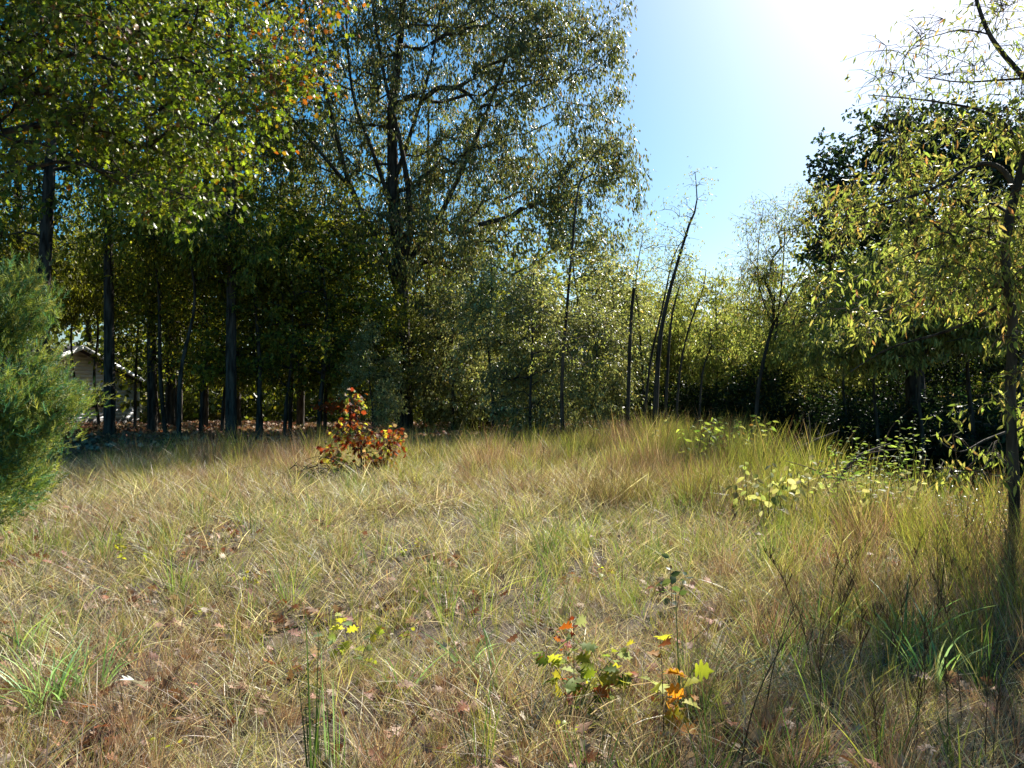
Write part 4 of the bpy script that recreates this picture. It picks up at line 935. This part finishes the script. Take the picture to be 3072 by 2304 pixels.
for px, py, n, h, lb in ((612, 512, 300, .78, 'big tall brown tussock at the right middle of the clearing'), (585, 505, 200, .66, 'tall olive tussock left of the big brown one'), (640, 502, 200, .72, 'tall brown tussock right of the big brown one'), (530, 498, 160, .5, 'lower olive tussock in the middle distance'),
                         (985, 600, 240, .75, 'tall olive tussock hiding the willow foot'), (1015, 590, 260, .8, 'tall tussock right against the willow trunk'), (940, 560, 200, .6, 'tall tussock before the grey green weeds'), (690, 505, 220, .66, 'tall russet tussock before the sunlit weeds'), (720, 515, 200, .62, 'tall russet tussock before the oval leaved plants'), (745, 500, 160, .7, 'russet tussock at the hollow edge'), (880, 600, 200, .5, 'dark tussock right of centre before the leafy weeds'), (255, 630, 90, .24, 'low dark tuft left of centre'), (345, 560, 110, .26, 'low russet tuft at the middle left')):
    tuft('grass_tussock', lb, gp(px, py), n, .20, h, .005, .26, .25, BR if n > 100 else RED, 'tall tussocks', 'tussock')

LM = [(45, 700, 'the big bright green tuft'), (312, 730, 'the tall upright blades'), (574, 690, 'the fullest yellow seedling'), (664, 700, 'the orange leaved seedling'), (672, 600, 'the dark glossy seedling'), (362, 470, 'the red and yellow sapling'),
      (612, 500, 'the big brown tussock'), (785, 520, 'the oval leaved plants'), (465, 668, 'the yellow green fan'), (905, 650, 'the large green clump'), (148, 566, 'the low yellow weed'), (418, 552, 'the spiky middle weed'), (760, 690, 'the arching bare stem'),
      (1005, 600, 'the willow foot'), (350, 640, 'the pale green seedling'), (205, 680, 'the curled pale leaf'), (960, 730, 'the shaded right corner'), (255, 620, 'the low dark tuft'), (860, 590, 'the shiny grass clump'), (540, 560, 'the small middle tufts')]
def rel(px, py):
    a, b, t = min(LM, key=lambda q: (q[0]-px)**2+((q[1]-py)*1.3)**2); dx, dy = px-a, (py-b)*1.3; d = math.hypot(dx, dy)
    w_ = 'right by' if d < 14 else 'close' if d < 40 else 'some way'
    if w_ == 'right by': return 'right by '+t
    return w_+' '+(('right of ' if dx > 0 else 'left of ') if abs(dx) > abs(dy) else ('in front of ' if dy > 0 else 'beyond '))+t
# dry brown stalks at the right, and bare stems
def stalk(label, loc, h, lx, ly, r=.0028, fork=True, group='dry brown stalks at the right'):
    t = Tubes(); pts = arc((0, 0, -.05), (lx*.2, ly*.2, h*.4), (lx*.55, ly*.55, h*.75), (lx, ly, h)); t.add(pts, np.linspace(r, r*.4, len(pts)), k=4)
    if fork:
        for i in range(26):
            u = R.uniform(.5, 1); q = pts[int(u*(len(pts)-1))]; a = R.uniform(0, 6.28); L = R.uniform(.02, .07)*(1.5-u)*2
            e = q+np.array((math.cos(a)*L*.45, math.sin(a)*L*.45, L)); t.add(np.array([q, e]), (r*.35, r*.5), k=3)
    o = link('dry_stalk', t.mesh('dry_stalk', M_stalk), loc=Vector(loc)); o['label'] = label; o['category'] = 'stalk'
    if group: o['group'] = group
for i in range(26):
    px = R.uniform(800, 1020); py = R.uniform(600, 790)
    stalk('dry brown stalk '+rel(px, py), gp(px, py), R.uniform(.35, .85), R.normal(0, .12), R.normal(0, .12))
for i in range(16):
    px = R.uniform(470, 800); py = R.uniform(470, 540)
    stalk('thin dry stalk in the tall back grass '+rel(px, py), gp(px, py), R.uniform(.6, 1.0), R.normal(0, .12), R.normal(0, .1), group='thin stalks in the tall back grass')
stalk('long dark bare stem arching up to the right across the near grass', gp(738, 775), .62, .36, .22, .0042, False, None)
stalk('second thin dark bare stem beside the arching one', gp(762, 740), .6, .28, .3, .004, False, None)
stalk('dark forked bare stem near the broad green clump on the right', gp(800, 640), .6, -.22, .1, .005, True, None)

# fallen leaves one can pick out
FL = T_oak(1.25, .35)
def fallen(px, py, size, c, label, group='fallen oak leaves lying in the near grass', rot=None, up=0):
    g = gp(px, py); me = mk_mesh('fallen_leaf', FL[0]*size, FL[1], col=np.repeat(np.array([c]), len(FL[0]), 0), mats=[M_dead])
    o = link('fallen_leaf', me, loc=(g[0], g[1], g[2]+R.uniform(.03, .09))); o.rotation_euler = (R.normal(0, .6), R.normal(0, .6), R.uniform(0, 6.28)); o['label'] = label; o['category'] = 'leaf'
    if group: o['group'] = group
    if rot: o.rotation_euler = rot; o.location.z = g[2]+up
fallen(146, 722, .16, (.50, .54, .46), 'large pale almost white curled leaf low on the left', None, S.to_track_quat('Z', 'Y').to_euler(), .17)
for c, lb, n in (((.36, .24, .17), 'pinkish tan curled oak leaf lying', 34), ((.28, .14, .08), 'dark brown oak leaf lying', 26), ((.34, .10, .03), 'orange red oak leaf lying', 12), ((.40, .34, .26), 'pale bleached oak leaf lying', 18)):
    for i in range(n):
        px, py = R.uniform(10, 900), 398+370*R.uniform(.25, 1)
        fallen(px, py, R.uniform(.06, .10), c, lb+' '+rel(px, py))

# ------------------------------------------------------------------ tell apart things that still read the same
same = {}
for o in SC.objects:
    if o.parent is None and o.get('label'): same.setdefault(o['label'], []).append(o)
ORD = ('first', 'second', 'third', 'fourth', 'fifth', 'sixth', 'seventh', 'eighth')
for lb, os_ in same.items():
    if len(os_) == 2:
        os_.sort(key=lambda o: o.location.y)
        for o, t_ in zip(os_, ('nearer one', 'deeper one')): o['label'] = lb+', '+t_
    elif 2 < len(os_) <= 8:
        os_.sort(key=lambda o: o.location.x/max(o.location.y, .1))
        for i, o in enumerate(os_): o['label'] = lb+', '+ORD[i]+' from left'
    for o in os_:
        w_ = o['label'].split()
        if len(w_) > 16: o['label'] = o['label'].replace('some way ', '').replace(' from left', '').replace('lying ', '').replace('of the ', 'of ').replace('behind the ', 'behind ').replace('under the ', 'under ')
